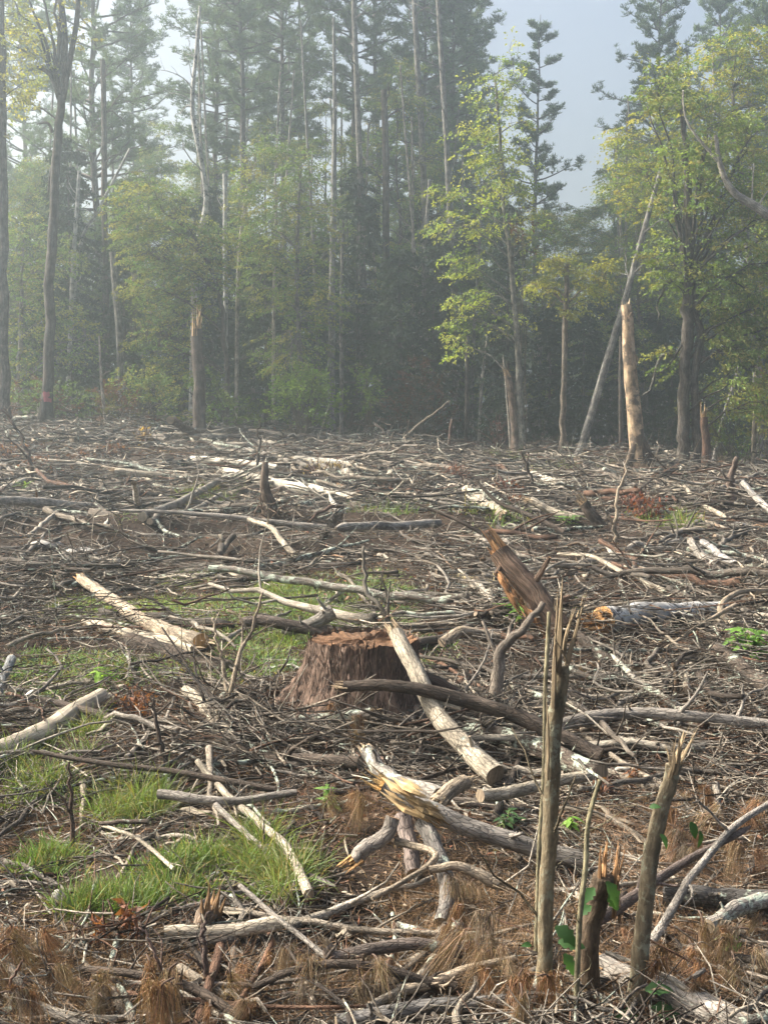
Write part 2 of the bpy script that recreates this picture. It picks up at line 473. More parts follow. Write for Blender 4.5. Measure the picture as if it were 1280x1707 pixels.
def ell_points(blobs, depth_scale=1.0):
    """points inside ellipsoids given in metres (x, y, z, rx, ry, rz, n)"""
    out = []
    for (x, y, z, rx, ry, rz, n) in blobs:
        p = nz(rng.normal(size=(n, 3))) * rng.uniform(.15, 1, (n, 1)) ** .45
        out.append(p * np.array([rx, ry, rz]) + np.array([x, y, z]))
    return np.concatenate(out)
def blobs_px(bl, d, k=.85):
    """crown ellipses measured in the picture, given their real size and depth at distance d"""
    out = []
    for (a, b, rx, ry, n) in bl:
        c = V(a, b, d)
        out.append((c[0], c[1] + rng.uniform(-.3, .3), c[2], rx * d / F, max(rx, 40) * d / F * k, ry * d / F, n))
    return ell_points(out)

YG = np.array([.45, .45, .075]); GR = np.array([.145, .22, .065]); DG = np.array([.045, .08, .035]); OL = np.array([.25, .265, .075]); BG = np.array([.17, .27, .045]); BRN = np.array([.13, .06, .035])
def mixcols(a, b, n, p=.5, v=.25):
    m = (rng.random((n, 1)) < p)
    return np.where(m, col_var(a, n, v), col_var(b, n, v))

def hero_tree(label, d, trunk, r0, r1, bl, ca, cb, p=.5, tcol=(.13, .11, .09), name='broadleaf_tree', group=None, n_main=22, n=26, ln=.6, w=.3, leaf=.085, bark=None, thin=1.0, extra=None, base_px=None):
    P0 = [V(a, b, d) for a, b in trunk]
    g = P0[0]; P0[0] = np.array([g[0], g[1], float(gh(g[0], g[1])) - .1])
    K = 22
    P = crom(P0, K); P[1:-1] += rng.normal(0, .025, (K - 2, 3))
    r0 *= d / F; r1 *= d / F
    R = r0 + (r1 - r0) * np.linspace(0, 1, K) ** .8; R[0] *= 1.5; R[1] *= 1.15
    C = blobs_px(bl, d)
    cols = mixcols(ca, cb, len(C), p)
    tm, lm, cm = leafy(P, R, C, cols, tcol, None, n_main, n, ln, w, leaf, thin=thin)
    base = (P[0][0], P[0][1], float(gh(P[0][0], P[0][1])))
    root = empty(name, base, label, 'tree', group)
    bt = bark or M_TRUNK
    if extra: extra(tm, lm)
    for nm, m_, mt in (('trunk', tm, bt), ('limbs', lm, M_BARK), ('crown', cm, M_LEAF)):
        o = m_.build(nm, mt, root, base)
        if nm != 'trunk': o['kind'] = 'stuff'
    return root, P

def pine_proto(H, seed, start=.35, Lm=3.2, wh=.62, col=(.11, .165, .095), tr=.19, sparse=1.0, name='pine_tree'):
    global rng
    keep = rng; rng = np.random.default_rng(seed)
    tm, lm, cm = MB(), MB(), MB()
    K = 16; zz = np.linspace(-.3, H, K)
    P = np.stack([np.cumsum(rng.normal(0, .04, K)), np.cumsum(rng.normal(0, .04, K)), zz], 1); P[0, :2] = P[1, :2] = 0
    R = tr * (1 - np.linspace(0, .93, K)); R[0] *= 1.3
    tubes(tm, P, R, 8, (.11, .09, .08), .03, seed=seed)
    st, dr, ln, rr = [], [], [], []
    z = H * start * .6
    while z < H - .3:
        u = (z - H * start) / (H * (1 - start))
        if u < 0: k, L = (2 if rng.random() < .7 else 0), Lm * rng.uniform(.15, .4)
        else: k, L = int(rng.integers(4, 6) * sparse + .5), Lm * (min(1, .45 + 1.6 * u) * (1 - u) ** .75 + .12) * rng.uniform(.7, 1.2)
        a0 = rng.uniform(0, 6.28)
        for q in range(k):
            a = a0 + q * 6.283 / max(k, 1) + rng.normal(0, .3)
            st.append([np.interp(z, zz, P[:, 0]), np.interp(z, zz, P[:, 1]), z + rng.normal(0, .1)])
            dr.append([math.cos(a), math.sin(a), rng.uniform(-.05, .3) + .35 * max(u, 0)]); ln.append(L * rng.uniform(.55, 1.15)); rr.append((.018 + .012 * L) * (1 if u > 0 else .6) * (1.0 if u >= 0 else .6))
        z += wh * rng.uniform(.7, 1.3)
    st, dr, ln, rr = map(np.array, (st, dr, ln, rr))
    dead = st[:, 2] < H * start
    B = walk(st, nz(dr), ln, 7, .09); B[:, :, 2] += (np.linspace(0, 1, 7) ** 2)[None] * ln[:, None] * .10
    BR = rr[:, None] * np.linspace(1, .25, 7)[None]
    tubes(lm, B, BR, 5, (.12, .10, .09))
    L_ = B[~dead]; LR = BR[~dead]
    Q, QR = off_shoots(L_, LR, 9, (.3, 1), (.14, .34), .85, .12, 4, .55, .12)
    Q[:, 1:, 2] += .02
    tubes(lm, Q, QR, 3, (.1, .08, .07), caps=(False, False))
    Z = np.concatenate([Q[:, 1:].reshape(-1, 3), ((Q[:, 1:] + Q[:, :-1]) / 2).reshape(-1, 3), L_[:, 3:].reshape(-1, 3)])
    Z = Z + rng.normal(0, .05, Z.shape)
    k = 8
    C = np.repeat(Z, k, 0); D = rng.normal(size=C.shape); D[:, 2] = np.abs(D[:, 2]) * .9 + .25
    n = len(C); lf = rng.uniform(.13, .25, n)
    leaves(cm, C, D, rng.normal(size=C.shape), lf, lf * .16, np.repeat(col_var(col, len(Z), .3), k, 0), 0, .1)
    rng = keep
    return tm, lm, cm

def evergreen_proto(H, seed, Lm=2.4, col=(.028, .05, .026), tr=.13):
    global rng
    keep = rng; rng = np.random.default_rng(seed)
    tm, lm, cm = MB(), MB(), MB()
    K = 12; zz = np.linspace(-.3, H, K); P = np.stack([rng.normal(0, .03, K), rng.normal(0, .03, K), zz], 1)
    tubes(tm, P, tr * (1 - np.linspace(0, .93, K)), 7, (.10, .08, .07), .03)
    n = int(H * 9.5); z = np.sort(rng.uniform(.8, H - .2, n)); a = rng.uniform(0, 6.28, n)
    ln = Lm * (1 - z / H) ** .7 * rng.uniform(.55, 1.15, n) + .25
    st = np.stack([0 * z, 0 * z, z], 1); dr = np.stack([np.cos(a), np.sin(a), rng.uniform(-.05, .25, n)], 1)
    B = walk(st, nz(dr), ln, 7, .08); B[:, :, 2] -= (np.linspace(0, 1, 7) ** 2)[None] * ln[:, None] * .28
    tubes(lm, B, (.009 + .006 * ln)[:, None] * np.linspace(1, .2, 7)[None], 4, (.1, .08, .07))
    Z = []; D = []
    for k in range(2, 7):
        for rep in range(4):
            s = rng.choice([-1, 1], n); f = rng.uniform(0, 1, (n, 1))
            p = B[:, k - 1] * (1 - f) + B[:, k] * f; t = nz(B[:, k] - B[:, k - 1]); S = nz(np.cross(t, [0, 0, 1.])) * s[:, None]
            Z.append(p); D.append(t * .7 + S * .75 - np.array([0, 0, .2]))
    Z = np.concatenate(Z); D = np.concatenate(D)
    sprays(cm, Z, D, col_var(col, len(Z), .35), 9, .5, .14, .14, .9, .3)
    rng = keep
    return tm, lm, cm

def broad_proto(H, seed, width, col, col2, p=.4, z0=.3, ns=480, tr=.13, leaf=.1, n=22):
    global rng
    keep = rng; rng = np.random.default_rng(seed)
    K = 14; zz = np.linspace(-.2, H * .93, K); P = np.stack([np.cumsum(rng.normal(0, .07, K)), np.cumsum(rng.normal(0, .07, K)), zz], 1); P[:2, :2] = 0
    R = tr * (1 - np.linspace(0, .9, K))
    bl = []
    for i in range(30):
        u = rng.uniform(z0, 1); a = rng.uniform(0, 6.28); rad = width * .62 * math.sin(PI * min(1, .2 + .75 * (u - z0) / (1 - z0))) * rng.uniform(.3, 1)
        s = width * rng.uniform(.12, .28)
        bl.append((rad * math.cos(a), rad * math.sin(a), u * H, s, s, s * .55, ns // 30))
    C = ell_points(bl)
    r = leafy(P, R, C, mixcols(col, col2, len(C), p, .3), (.12, .105, .09), None, 24, n, .75, .38, leaf)
    rng = keep
    return r

def proto_tree(name, meshes, label, cat='tree', bark=None):
    root = empty(name, (0, 0, 0), label, cat)
    for nm, m_, mt in (('trunk', meshes[0], bark or M_TRUNK), ('limbs', meshes[1], M_BARK), ('crown', meshes[2], M_LEAF)):
        o = m_.build(nm, mt, root)
        if nm != 'trunk': o['kind'] = 'stuff'
    return root

used = set()
ZT = [(60, 'behind the trunk at the left edge'), (160, 'behind the dark forked trunk'), (300, 'behind the sawn leaning trunk'), (430, 'behind the dark broken snag'), (600, 'behind the bright green bush'), (740, 'behind the reddish dead brush'),
      (880, 'behind the yellow-green maple'), (1010, 'behind the small flat-crowned maple'), (1120, 'behind the peeled snag'), (9999, 'behind the twin dark trunks')]
def behind(px):
    return next(t for a, t in ZT if px < a)
def plant_tree(proto, px, d, s=1.0, rz=0.0, label=None, group=None, sink=0.0, sz=1.0, lean=(0, 0)):
    o = proto if proto.name not in used else copy_tree(proto)
    used.add(proto.name)
    x = (px - 640) / F * d / CP
    o.location = (x, d, float(gh(x, d)) - sink); o.rotation_euler = (lean[0], lean[1], rz); o.scale = (s, s, s * sz)
    if label: o['label'] = label
    if group: o['group'] = group
    elif 'group' in o: del o['group']
    return o

pineA = proto_tree('pine_tree', pine_proto(27, 1, .42), '-')
pineB = proto_tree('pine_tree', pine_proto(25, 2, .50, 2.8), '-')
pineC = proto_tree('pine_tree', pine_proto(23, 3, .18, 3.6, .55), '-')
pineD = proto_tree('pine_tree', pine_proto(20, 4, .25, 2.6, .7, sparse=.8), '-')
everA = proto_tree('evergreen_tree', evergreen_proto(13, 5), '-')
everB = proto_tree('evergreen_tree', evergreen_proto(9, 6, 2.1), '-')
broadA = proto_tree('broadleaf_tree', broad_proto(15, 7, 4.0, GR, OL, .6, .25, 620), '-')
broadB = proto_tree('broadleaf_tree', broad_proto(12, 8, 3.4, GR * .9, DG * 1.5, .6, .18, 560), '-')
broadC = proto_tree('broadleaf_tree', broad_proto(19, 9, 4.2, GR, OL, .7, .35, 640, .16), '-')
PN = {'A': pineA, 'B': pineB, 'C': pineC, 'D': pineD}

# pines that can be told apart  (pixel x, distance, kind, scale, turn, label)
for px, d, k, s, rz, lab in [
    (175, 50, 'C', 1.12, .4, 'misty grey-green pine rising behind the dark forked trunk at the left'),
    (60, 60, 'C', 1.05, 2.0, 'tall pine fading into mist in the upper left corner'),
    (365, 56, 'A', 1.0, 1.2, 'tall thin-crowned pine right of the white birch with mist behind it'),
    (412, 52, 'B', 1.06, 2.2, 'straight dark-trunked pine with high open crown behind the olive leafy tree'),
    (478, 57, 'A', 1.03, 3.1, 'tall pine with dark tiered boughs between two high bare trunks'),
    (503, 62, 'B', 1.1, .2, 'pine whose dark trunk stands just beside another tiered pine'),
    (592, 54, 'B', 1.1, 1.9, 'tall straight pine behind the pale dead pole'),
    (632, 58, 'A', 1.08, 4.0, 'tall straight pine right of the pale dead pole, faint in the mist'),
    (700, 55, 'C', 1.1, 5.0, 'full pine with dense pale crown left of the gap of open sky'),
    (745, 57, 'A', .98, .9, 'pine with slender trunk and high crown at the left side of the sky gap'),
    (780, 62, 'C', 1.05, 2.6, 'rounded misty tree crown at the edge of the sky gap'),
    (886, 58, 'D', 1.0, .5, 'narrow pine with long side boughs standing in the gap of sky'),
    (1078, 55, 'C', 1.0, 3.7, 'broad pine with layered boughs right of the sky gap'),
    (1190, 62, 'C', 1.08, 1.1, 'high pine top showing above the yellow-green leafy trees'),
    (1270, 52, 'B', 1.0, 2.3, 'dark pine crown in the upper right corner'),
]:
    plant_tree(PN[k], px, d, s, rz, lab)

for px, d, k, s, lab in [(925, 58, broadC, .62, 'misty leafy crown low in the sky gap behind the maple'), (965, 60, broadA, .78, 'misty leafy crown filling the foot of the sky gap'), (1010, 58, broadC, .72, 'misty leafy crown at the right foot of the sky gap'), (1045, 64, broadA, 1.0, 'hazy leafy tree in front of the broad pine right of the gap')]:
    plant_tree(k, px, d, s, rng.uniform(0, 6), lab)
# the forest wall behind: pines, broadleaf trees and evergreens
def wall(protos, rows, label, group, smin, smax, topmax=None, sink=0):
    for d, x0, x1, n in rows:
        for i in range(n):
            px = x0 + (x1 - x0) * (i + rng.uniform(.1, .9)) / n
            dd = d + rng.uniform(-2.2, 2.2)
            s = rng.uniform(smin, smax)
            if 850 < px < 1010 and topmax: s = min(s, topmax)
            pk = int(rng.integers(len(protos)))
            lab = f"{label[0] if s > (smin + smax) / 2 else label[1]} {'deep ' if d > 54 else ''}in the wood {behind(px)}"
            plant_tree(protos[pk], px, dd, s, rng.uniform(0, 6.28), lab, lab + ' (trees)')
wall([pineA, pineB, pineC], [(68, -150, 820, 4), (70, 1050, 1500, 4)], ('tall misty pine', 'lower misty pine'), '', .85, 1.1)
wall([broadA, broadC, broadB], [(47, -180, 830, 15), (54, -250, 840, 16), (62, -300, 830, 14)], ('taller green leafy tree', 'shorter green leafy tree'), '', .55, .86)
wall([broadA, broadB], [(47, 850, 1400, 8), (55, 860, 1450, 9), (64, 830, 1500, 9)], ('taller green leafy tree', 'shorter green leafy tree'), '', .68, .85, .62)
wall([everA, everB], [(45, -180, 1450, 22), (50, -200, 1500, 22), (58, -250, 1550, 22), (68, -300, 1600, 20)], ('dark evergreen', 'low dark evergreen'), '', .45, .82, .6)

# poles and bare trunks   (label, distance, [(px,py)...], radius bottom, radius top, colour, material, top)
GREY = (.20, .185, .165); DARK = (.10, .08, .065); PALE = (.34, .30, .25); BIR = (.36, .35, .33)
def pole(label, d, pts, r0, r1, col, m_, top='taper', twigs=4, name='bare_tree', cat='dead tree', al=0.0, group=None):
    P0 = [V(a, b, d) for a, b in pts]; g = P0[0]
    P0[0] = np.array([g[0], g[1], float(gh(g[0], g[1])) - .08])
    K = max(12, int(abs(pts[0][1] - pts[-1][1]) / 26)); P = crom(P0, K)
    r0 *= d / F; r1 *= d / F
    R = r0 + (r1 - r0) * np.linspace(0, 1, K); R[0] *= 1.35
    P = wob(P, R, .14)
    base = (P[0][0], P[0][1], float(gh(P[0][0], P[0][1])))
    root = empty(name, base, label, cat, group)
    tm = MB(); tubes(tm, P, R, 9, (*col, al), .05, seed=int(abs(pts[0][0])), captint=(.42, .33, .2), capmat=1)
    tm.build('trunk', [m_, M_SPLIT], root, base)
    if twigs:
        lm = MB(); Q, QR = off_shoots(P[None], R[None], twigs, (.35, .98), (.05, .16), 1.0, .25, 7, .35, .28)
        tubes(lm, Q, QR, 5, (*col, 0))
        for i in range(len(Q)):
            S, SR = off_shoots(Q[i:i + 1], QR[i:i + 1], 3, (.3, .9), (.2, .5), .8, .1, 4, .6, .2)
            tubes(lm, S, SR, 4, (*col, 0))
        lm.build('limbs', M_BARK, root, base)['kind'] = 'stuff'
    if top == 'jag':
        sm = MB(); splinters(sm, P[-1] - (P[-1] - P[-2]) * .3, nz(P[-1] - P[-3]), R[-1], R[-1] * 6, 9)
        sm.build('splintered_top', M_SPLIT, root, base)
    return root, P, base

def splinters(mb, c, ax, r, ln, n, col=(.40, .27, .14), seed=None, rad=.26, lmin=.35):
    ax = nz(np.asarray(ax, float)); a = nz(np.cross(ax, [.3, 1, .2])); b = np.cross(ax, a)
    for i in range(int(n * 2.6)):
        th = rng.uniform(0, 2 * PI); q = r * rng.uniform(.25, .9)
        rd = a * math.cos(th) + b * math.sin(th)
        p0 = c + rd * q
        L = ln * (lmin * .5 + (1 - lmin * .5) * rng.random() ** 2.2)
        d = nz(ax + rd * rng.uniform(-.05, .12) + rng.normal(0, .05, 3))
        P = np.array([p0 - ax * r * .9, p0 + d * L * .3, p0 + d * L * .7 + rng.normal(0, r * .04, 3), p0 + d * L])
        w = r * rad * rng.uniform(.35, 1.2)
        cc = np.asarray(col) * rng.uniform(.4, 1.25)
        tubes(mb, P, w * np.array([1.1, .9, .55, .03]), 4, (*cc, 0), .15, seed=i, flat=rng.uniform(.3, .7), smooth=False)

def wob(P, R, amp=.3):
    n = len(P); u = np.linspace(0, 1, n); A_ = min(R.mean() * amp, .012 * float(np.linalg.norm(P[-1] - P[0])))
    for f in (1.1, 2.3, 3.9):
        P[1:-1] += (A_ / f) * (np.sin(2 * PI * f * u[1:-1, None] + rng.uniform(0, 6.28, (1, 3))) * np.sin(PI * u[1:-1, None]) ** .5)
    return P

for a in [
    ('grey leaning trunk with a sawn pale top left of the olive leafy tree', 42, [(205, 640), (198, 540), (188, 420)], 6.5, 5, GREY, M_TRUNK, 'cut', 0),
    ('dim grey trunk just left of the sawn leaning trunk', 46, [(178, 640), (176, 400), (172, 100)], 6, 4, DARK, M_TRUNK, 'taper', 5),
    ('white birch stem broken off below the mist right of the dark forked trunk', 43, [(112, 640), (122, 450), (133, 285)], 4, 3, BIR, M_BIRCH, 'cut', 3, 'birch_tree', 'birch', .32),
    ('thin white birch leaning to the right out of the shade', 44, [(112, 690), (130, 430), (165, 350), (217, 248)], 3.6, 2, BIR, M_BIRCH, 'taper', 4, 'birch_tree', 'birch', .32),
    ('tall white forked birch rising above the dark broken snag', 42, [(320, 700), (326, 440), (345, 330), (322, 190), (327, 90), (334, 10)], 6, 2.2, BIR, M_BIRCH, 'taper', 8, 'birch_tree', 'birch', .38),
    ('short bright birch stem standing left of the thin pale pole', 44, [(378, 640), (376, 400), (375, 290)], 4, 3.5, BIR, M_BIRCH, 'cut', 2, 'birch_tree', 'birch', .33),
    ('thin pale pole bending right near its top left of the bright green bush', 42, [(394, 680), (397, 470), (405, 360), (422, 270)], 3.5, 2, PALE, M_TRUNK, 'taper', 5),
    ('very thin straight stem rising behind the bright green bush', 42, [(455, 715), (457, 500), (461, 320)], 3.2, 2, PALE, M_TRUNK, 'taper', 4),
    ('tall pale dead pole with forked stubs and no leaves', 43, [(552, 700), (553, 500), (557, 325), (558, 170), (556, 30)], 7, 2.2, (.23, .22, .20), M_TRUNK, 'taper', 9),
    ('thin stem standing just right of the pale dead pole', 42, [(569, 715), (569, 540), (571, 390)], 3.6, 2.4, GREY, M_TRUNK, 'taper', 4),
    ('grey trunk rising behind the small green sapling right of the bush', 46, [(606, 720), (603, 400), (590, 0)], 7, 4, GREY, M_TRUNK, 'taper', 4),
    ('dark trunk between the small green sapling and the reddish dead brush', 46, [(652, 720), (646, 500), (640, 150)], 7.5, 5, DARK, M_TRUNK, 'taper', 4),
    ('grey trunk rising out of the reddish dead brush', 47, [(712, 720), (709, 400), (698, 150), (690, 0)], 7, 4, GREY, M_TRUNK, 'taper', 5),
    ('second grey trunk crossing close behind the trunk over the reddish brush', 45, [(722, 735), (706, 500), (716, 300)], 4.5, 3, GREY, M_TRUNK, 'taper', 4),
    ('straight grey trunk left of the yellow-green maple', 45, [(760, 742), (757, 500), (742, 220), (730, 0)], 6.5, 4, GREY, M_TRUNK, 'taper', 5),
    ('slim dark stem close to the straight grey trunk by the maple', 43, [(777, 742), (778, 640), (779, 560)], 4, 3, DARK, M_TRUNK, 'cut', 2),
    ('thin leaning stem in the shade left of the jagged forked stub', 43, [(797, 742), (803, 640), (812, 560)], 3, 2, PALE, M_TRUNK, 'taper', 3),
    ('thin straight stem between the leaning trunk and the peeled snag', 41, [(1034, 770), (1034, 650), (1035, 560)], 4, 3, DARK, M_TRUNK, 'cut', 3),
    ('long bare trunk leaning far to the right with its top in the leaves', 36, [(962, 780), (1015, 590), (1060, 430), (1102, 280)], 7.5, 3.5, (.25, .235, .21), M_TRUNK, 'taper', 5),
    ('thin trunk with orange leaves at the right edge', 34, [(1254, 800), (1260, 640), (1268, 470)], 4.5, 3, (.24, .2, .15), M_TRUNK, 'taper', 3),
    ('dim trunk leaning right in the shade behind the twin dark trunks', 37, [(1188, 775), (1205, 700), (1235, 600)], 5, 3, GREY, M_TRUNK, 'taper', 3),
]:
    pole(*a[:9], *(a[9:] if len(a) > 9 else ()), **{}) if len(a) == 9 else pole(*a[:9], name=a[9], cat=a[10], al=a[11])

# random slim stems inside the wood
for i in range(84):
    px = rng.uniform(-60, 1340); d = rng.uniform(45, 62)
    if 830 < px < 1010: d += 4
    tp = rng.uniform(30, 480) if px < 800 or px > 1020 else rng.uniform(400, 560)
    pole('slim grey stem in the dim wood ' + behind(px), d, [(px, 730), (px + rng.normal(0, 6), 560), (px + rng.normal(0, 20), tp)], rng.uniform(2.4, 5), 1.6, GREY if rng.random() < .6 else PALE, M_TRUNK, 'taper', 4, name='slim_tree', cat='tree', group='slim stems ' + behind(px))

# snags
def broken_snag():
    root, P, b = pole('thick peeled snag with orange bare wood and a broken top', 29.5, [(1064, 806), (1058, 700), (1050, 600), (1043, 508)], 15, 8.5, (.42, .30, .19), M_PEEL, 'none', 5, 'snag', 'dead tree', .42)
    sm = MB(); splinters(sm, P[-1] - np.array([0, 0, .05]), (0, 0, 1), .12, .22, 8, (.42, .33, .22), rad=.4); sm.build('broken_top', M_SPLIT, root, b)
    fl = MB()
    for dx, ln in ((.32, .55), (-.3, .5), (.1, .45), (.25, .7)):
        p = np.array([P[0] + [dx * .2, -.1, .9], P[0] + [dx * .8, -.12, .35], P[0] + [dx * 1.5, -.15, .02]])
        tubes(fl, crom(p, 6), np.array([.06, .09, .1, .09, .07, .04]), 6, (.10, .075, .055, 0), .15)
    fl.build('root_flare', M_TRUNK, root, b)
broken_snag()
r_, P_, b_ = pole('dark broken snag with a rotten top in front of the white birch', 37, [(333, 735), (332, 650), (330, 600), (328, 548)], 11, 9, (.105, .08, .065), M_TRUNK, 'jag', 0, 'snag', 'dead tree')
r_, P_, b_ = pole('slender jagged stub with a forked splinter top left of the maple trunk', 36, [(858, 760), (856, 700), (850, 640), (845, 625)], 7, 5, (.22, .16, .12), M_TRUNK, 'jag', 2, 'snag', 'dead tree')
pole('thin broken splinter leaning left beside the slender jagged stub', 36.5, [(853, 745), (843, 640), (838, 592)], 3, 1.2, PALE, M_TRUNK, 'taper', 0, 'snag', 'dead tree')
pole('short rotten reddish stub right of the twin dark trunks', 30, [(1177, 800), (1176, 745), (1173, 695)], 9, 6, (.13, .075, .05), M_TRUNK, 'jag', 0, 'snag', 'dead tree')
pole('thin grey stub left of the dark broken snag in the brush', 37, [(178, 700), (170, 640), (166, 560)], 3.5, 1.5, PALE, M_TRUNK, 'taper', 3, 'snag', 'dead tree')
pole('small dead stake on the brow of the slash below the reddish brush', 36, [(748, 752), (750, 720), (753, 698)], 3, 2, (.2, .13, .1), M_TRUNK, 'cut', 0, 'snag', 'dead tree')

# broadleaf trees in front
def left_tree_extra(tm, lm):
    d = 37.5
    for pts, r0, r1 in (([(105, 165), (115, 110), (128, 40), (132, -30)], 5.5, 3.5), ([(100, 165), (85, 125), (62, 112), (48, 118)], 5, 1.5), ([(88, 220), (80, 205), (62, 207)], 3, 1), ([(104, 160), (108, 60), (98, -20)], 6.5, 5), ([(92, 260), (84, 290), (80, 330)], 2, 1)):
        P = crom([V(a, b, d) for a, b in pts], 10); tubes(tm, P, np.linspace(r0, r1, 10) * d / F, 8, (.12, .10, .085), .06)
hero_tree('tall dark forked trunk with a pink paint mark at its foot', 37.5, [(78, 712), (82, 560), (88, 400), (95, 250), (103, 160)], 10, 6.5,
          [(40, 60, 50, 50, 26), (60, 95, 50, 45, 24), (120, 30, 40, 40, 12), (15, 20, 50, 60, 26), (40, 140, 35, 30, 12), (60, -80, 110, 60, 50)], OL, YG * .8, .5, (.075, .062, .052), n_main=10, n=22, leaf=.1, extra=left_tree_extra, thin=1.2)
def paint_mark():
    rt = [o for o in COL.objects if o.get('label', '').startswith('tall dark forked')][0]; tr_ = [c for c in rt.children if c.name.startswith('trunk')][0]
    co = np.array([v.co[:] for v in tr_.data.vertices]); z0 = V(78, 662, 37.5)[2] - rt.location.z
    near = co[np.abs(co[:, 2] - z0) < .7][:, :2]; cen = near.mean(0); rad = np.linalg.norm(near - cen, axis=1).mean() + .012
    mb = MB(); cols_ = 9; th = np.linspace(-2.6, -.6, cols_)
    for z1, z2, w in ((-.16, -.02, .8), (.03, .16, .55), (-.02, .03, .3)):
        t_ = -1.6 + (th + 1.6) * w; top = z0 + z2 + rng.uniform(-.03, .03, cols_); bot = z0 + z1 + rng.uniform(-.03, .03, cols_)
        v = np.concatenate([np.stack([cen[0] + rad * np.cos(t_), cen[1] + rad * np.sin(t_), zz], 1) for zz in (bot, top)])
        k = np.arange(cols_ - 1); mb.add(v, np.stack([k, k + 1, k + 1 + cols_, k + cols_], 1))
    mb.build('paint_mark', M_PAINT, rt)
paint_mark()
hero_tree('dark trunk cut by the left edge with yellowing leaves at the top', 36, [(6, 716), (6, 560), (4, 350), (2, 120), (0, -20)], 11, 7,
          [(20, 110, 55, 60, 26), (0, 40, 60, 60, 30), (-30, 200, 50, 60, 20), (30, 160, 22, 26, 8)], OL, YG, .6, (.12, .10, .085), n_main=10, n=22, leaf=.1)
hero_tree('olive leafy tree with a bent dark trunk behind the broken snag', 39.5, [(378, 722), (376, 560), (360, 470), (320, 390), (270, 350)], 5, 2,
          [(250, 330, 70, 45, 90), (290, 400, 90, 60, 150), (270, 480, 70, 55, 110), (330, 470, 60, 60, 80), (270, 560, 55, 45, 80), (360, 420, 45, 60, 60), (225, 390, 45, 50, 60), (280, 620, 40, 30, 36)], OL, GR, .55, DARK, n_main=26, n=26)
hero_tree('mid-green leafy tree behind the bright bush and pale pole', 41, [(500, 720), (500, 600), (495, 450), (500, 300)], 6, 2.5,
          [(470, 280, 80, 60, 120), (500, 380, 85, 70, 160), (450, 460, 60, 60, 90), (520, 500, 70, 60, 110), (490, 590, 70, 50, 90), (420, 360, 40, 60, 60)], GR, OL, .6, GREY, n_main=26)
hero_tree('leafy green tree with low boughs on the left behind the forked trunk', 41, [(30, 710), (34, 560), (40, 400)], 6, 2,
          [(30, 420, 70, 70, 110), (40, 520, 80, 70, 130), (120, 560, 50, 60, 70), (20, 620, 60, 50, 70), (100, 430, 40, 40, 40)], GR, OL, .65, GREY, n_main=20)
hero_tree('tall yellow-green maple with drooping sprays over a slim grey trunk', 36, [(870, 765), (862, 600), (852, 450), (843, 370), (835, 250), (825, 130)], 6.5, 2,
          [(820, 150, 48, 45, 30), (850, 215, 45, 45, 26), (795, 235, 48, 36, 28), (825, 300, 66, 40, 42), (745, 314, 38, 13, 15), (865, 290, 40, 40, 18), (800, 365, 60, 34, 30), (735, 375, 22, 24, 9), (770, 440, 38, 30, 20), (885, 380, 26, 44, 13), (785, 500, 40, 28, 22), (760, 560, 22, 48, 24), (880, 470, 28, 34, 9), (835, 530, 40, 24, 8), (850, 100, 26, 30, 9)],
          np.array([.38, .43, .085]), np.array([.2, .28, .065]), .55, (.22, .205, .17), n_main=30, n=24, ln=.62, leaf=.085)
hero_tree('small maple with a flat yellowing crown on a straight slim trunk', 36.5, [(936, 775), (940, 620), (944, 480), (945, 440)], 5.5, 3.5,
          [(945, 440, 50, 16, 34), (910, 470, 28, 22, 16), (985, 475, 28, 26, 20), (960, 510, 30, 20, 14), (1000, 440, 30, 20, 12)], OL * 1.1, YG * .8, .5, (.2, .16, .12), n_main=12, n=26, leaf=.09)
def right_extra(tm, lm):
    d = 31
    for pts, r0, r1, c in (([(1148, 470), (1150, 400), (1145, 300), (1142, 240), (1140, 150)], 8, 4, (.10, .085, .07)), ([(1164, 800), (1160, 700), (1158, 620), (1168, 560), (1158, 520), (1165, 470)], 8, 6, (.10, .085, .07)),
                           ([(1150, 480), (1120, 470), (1100, 490), (1095, 540)], 3.5, 1, (.09, .08, .06)), ([(1155, 470), (1190, 462), (1240, 480)], 3.5, 1.2, (.09, .08, .06)),
                           ([(1138, 600), (1105, 590), (1090, 640), (1070, 660)], 3.5, 1.5, (.11, .1, .08)), ([(1142, 560), (1115, 610), (1095, 625)], 2.5, 1, (.09, .08, .07)),
                           ([(1160, 600), (1200, 590), (1230, 580)], 2.2, 1, (.2, .18, .15))):
        P = crom([V(a, b, d) for a, b in pts], 12); P[1:-1] += rng.normal(0, .03, (10, 3)); tubes(tm, P, np.linspace(r0, r1, 12) * d / F, 8, (*c, 0), .09)
hero_tree('large leafy tree with twin dark trunks and a broken dead top', 31, [(1137, 812), (1140, 700), (1143, 580), (1146, 470)], 11, 9,
          [(1150, 300, 80, 70, 110), (1220, 260, 80, 80, 120), (1240, 400, 80, 80, 130), (1200, 480, 70, 60, 100), (1120, 430, 60, 50, 50), (1250, 550, 60, 70, 90), (1110, 150, 50, 50, 50), (1210, 640, 30, 40, 18), (1110, 600, 28, 30, 10), (1280, 660, 40, 50, 50), (1225, 560, 50, 50, 60), (1270, 480, 60, 60, 60)],
          np.array([.18, .25, .06]), OL, .6, (.10, .085, .07), n_main=40, n=24, ln=.6, leaf=.095, extra=right_extra)
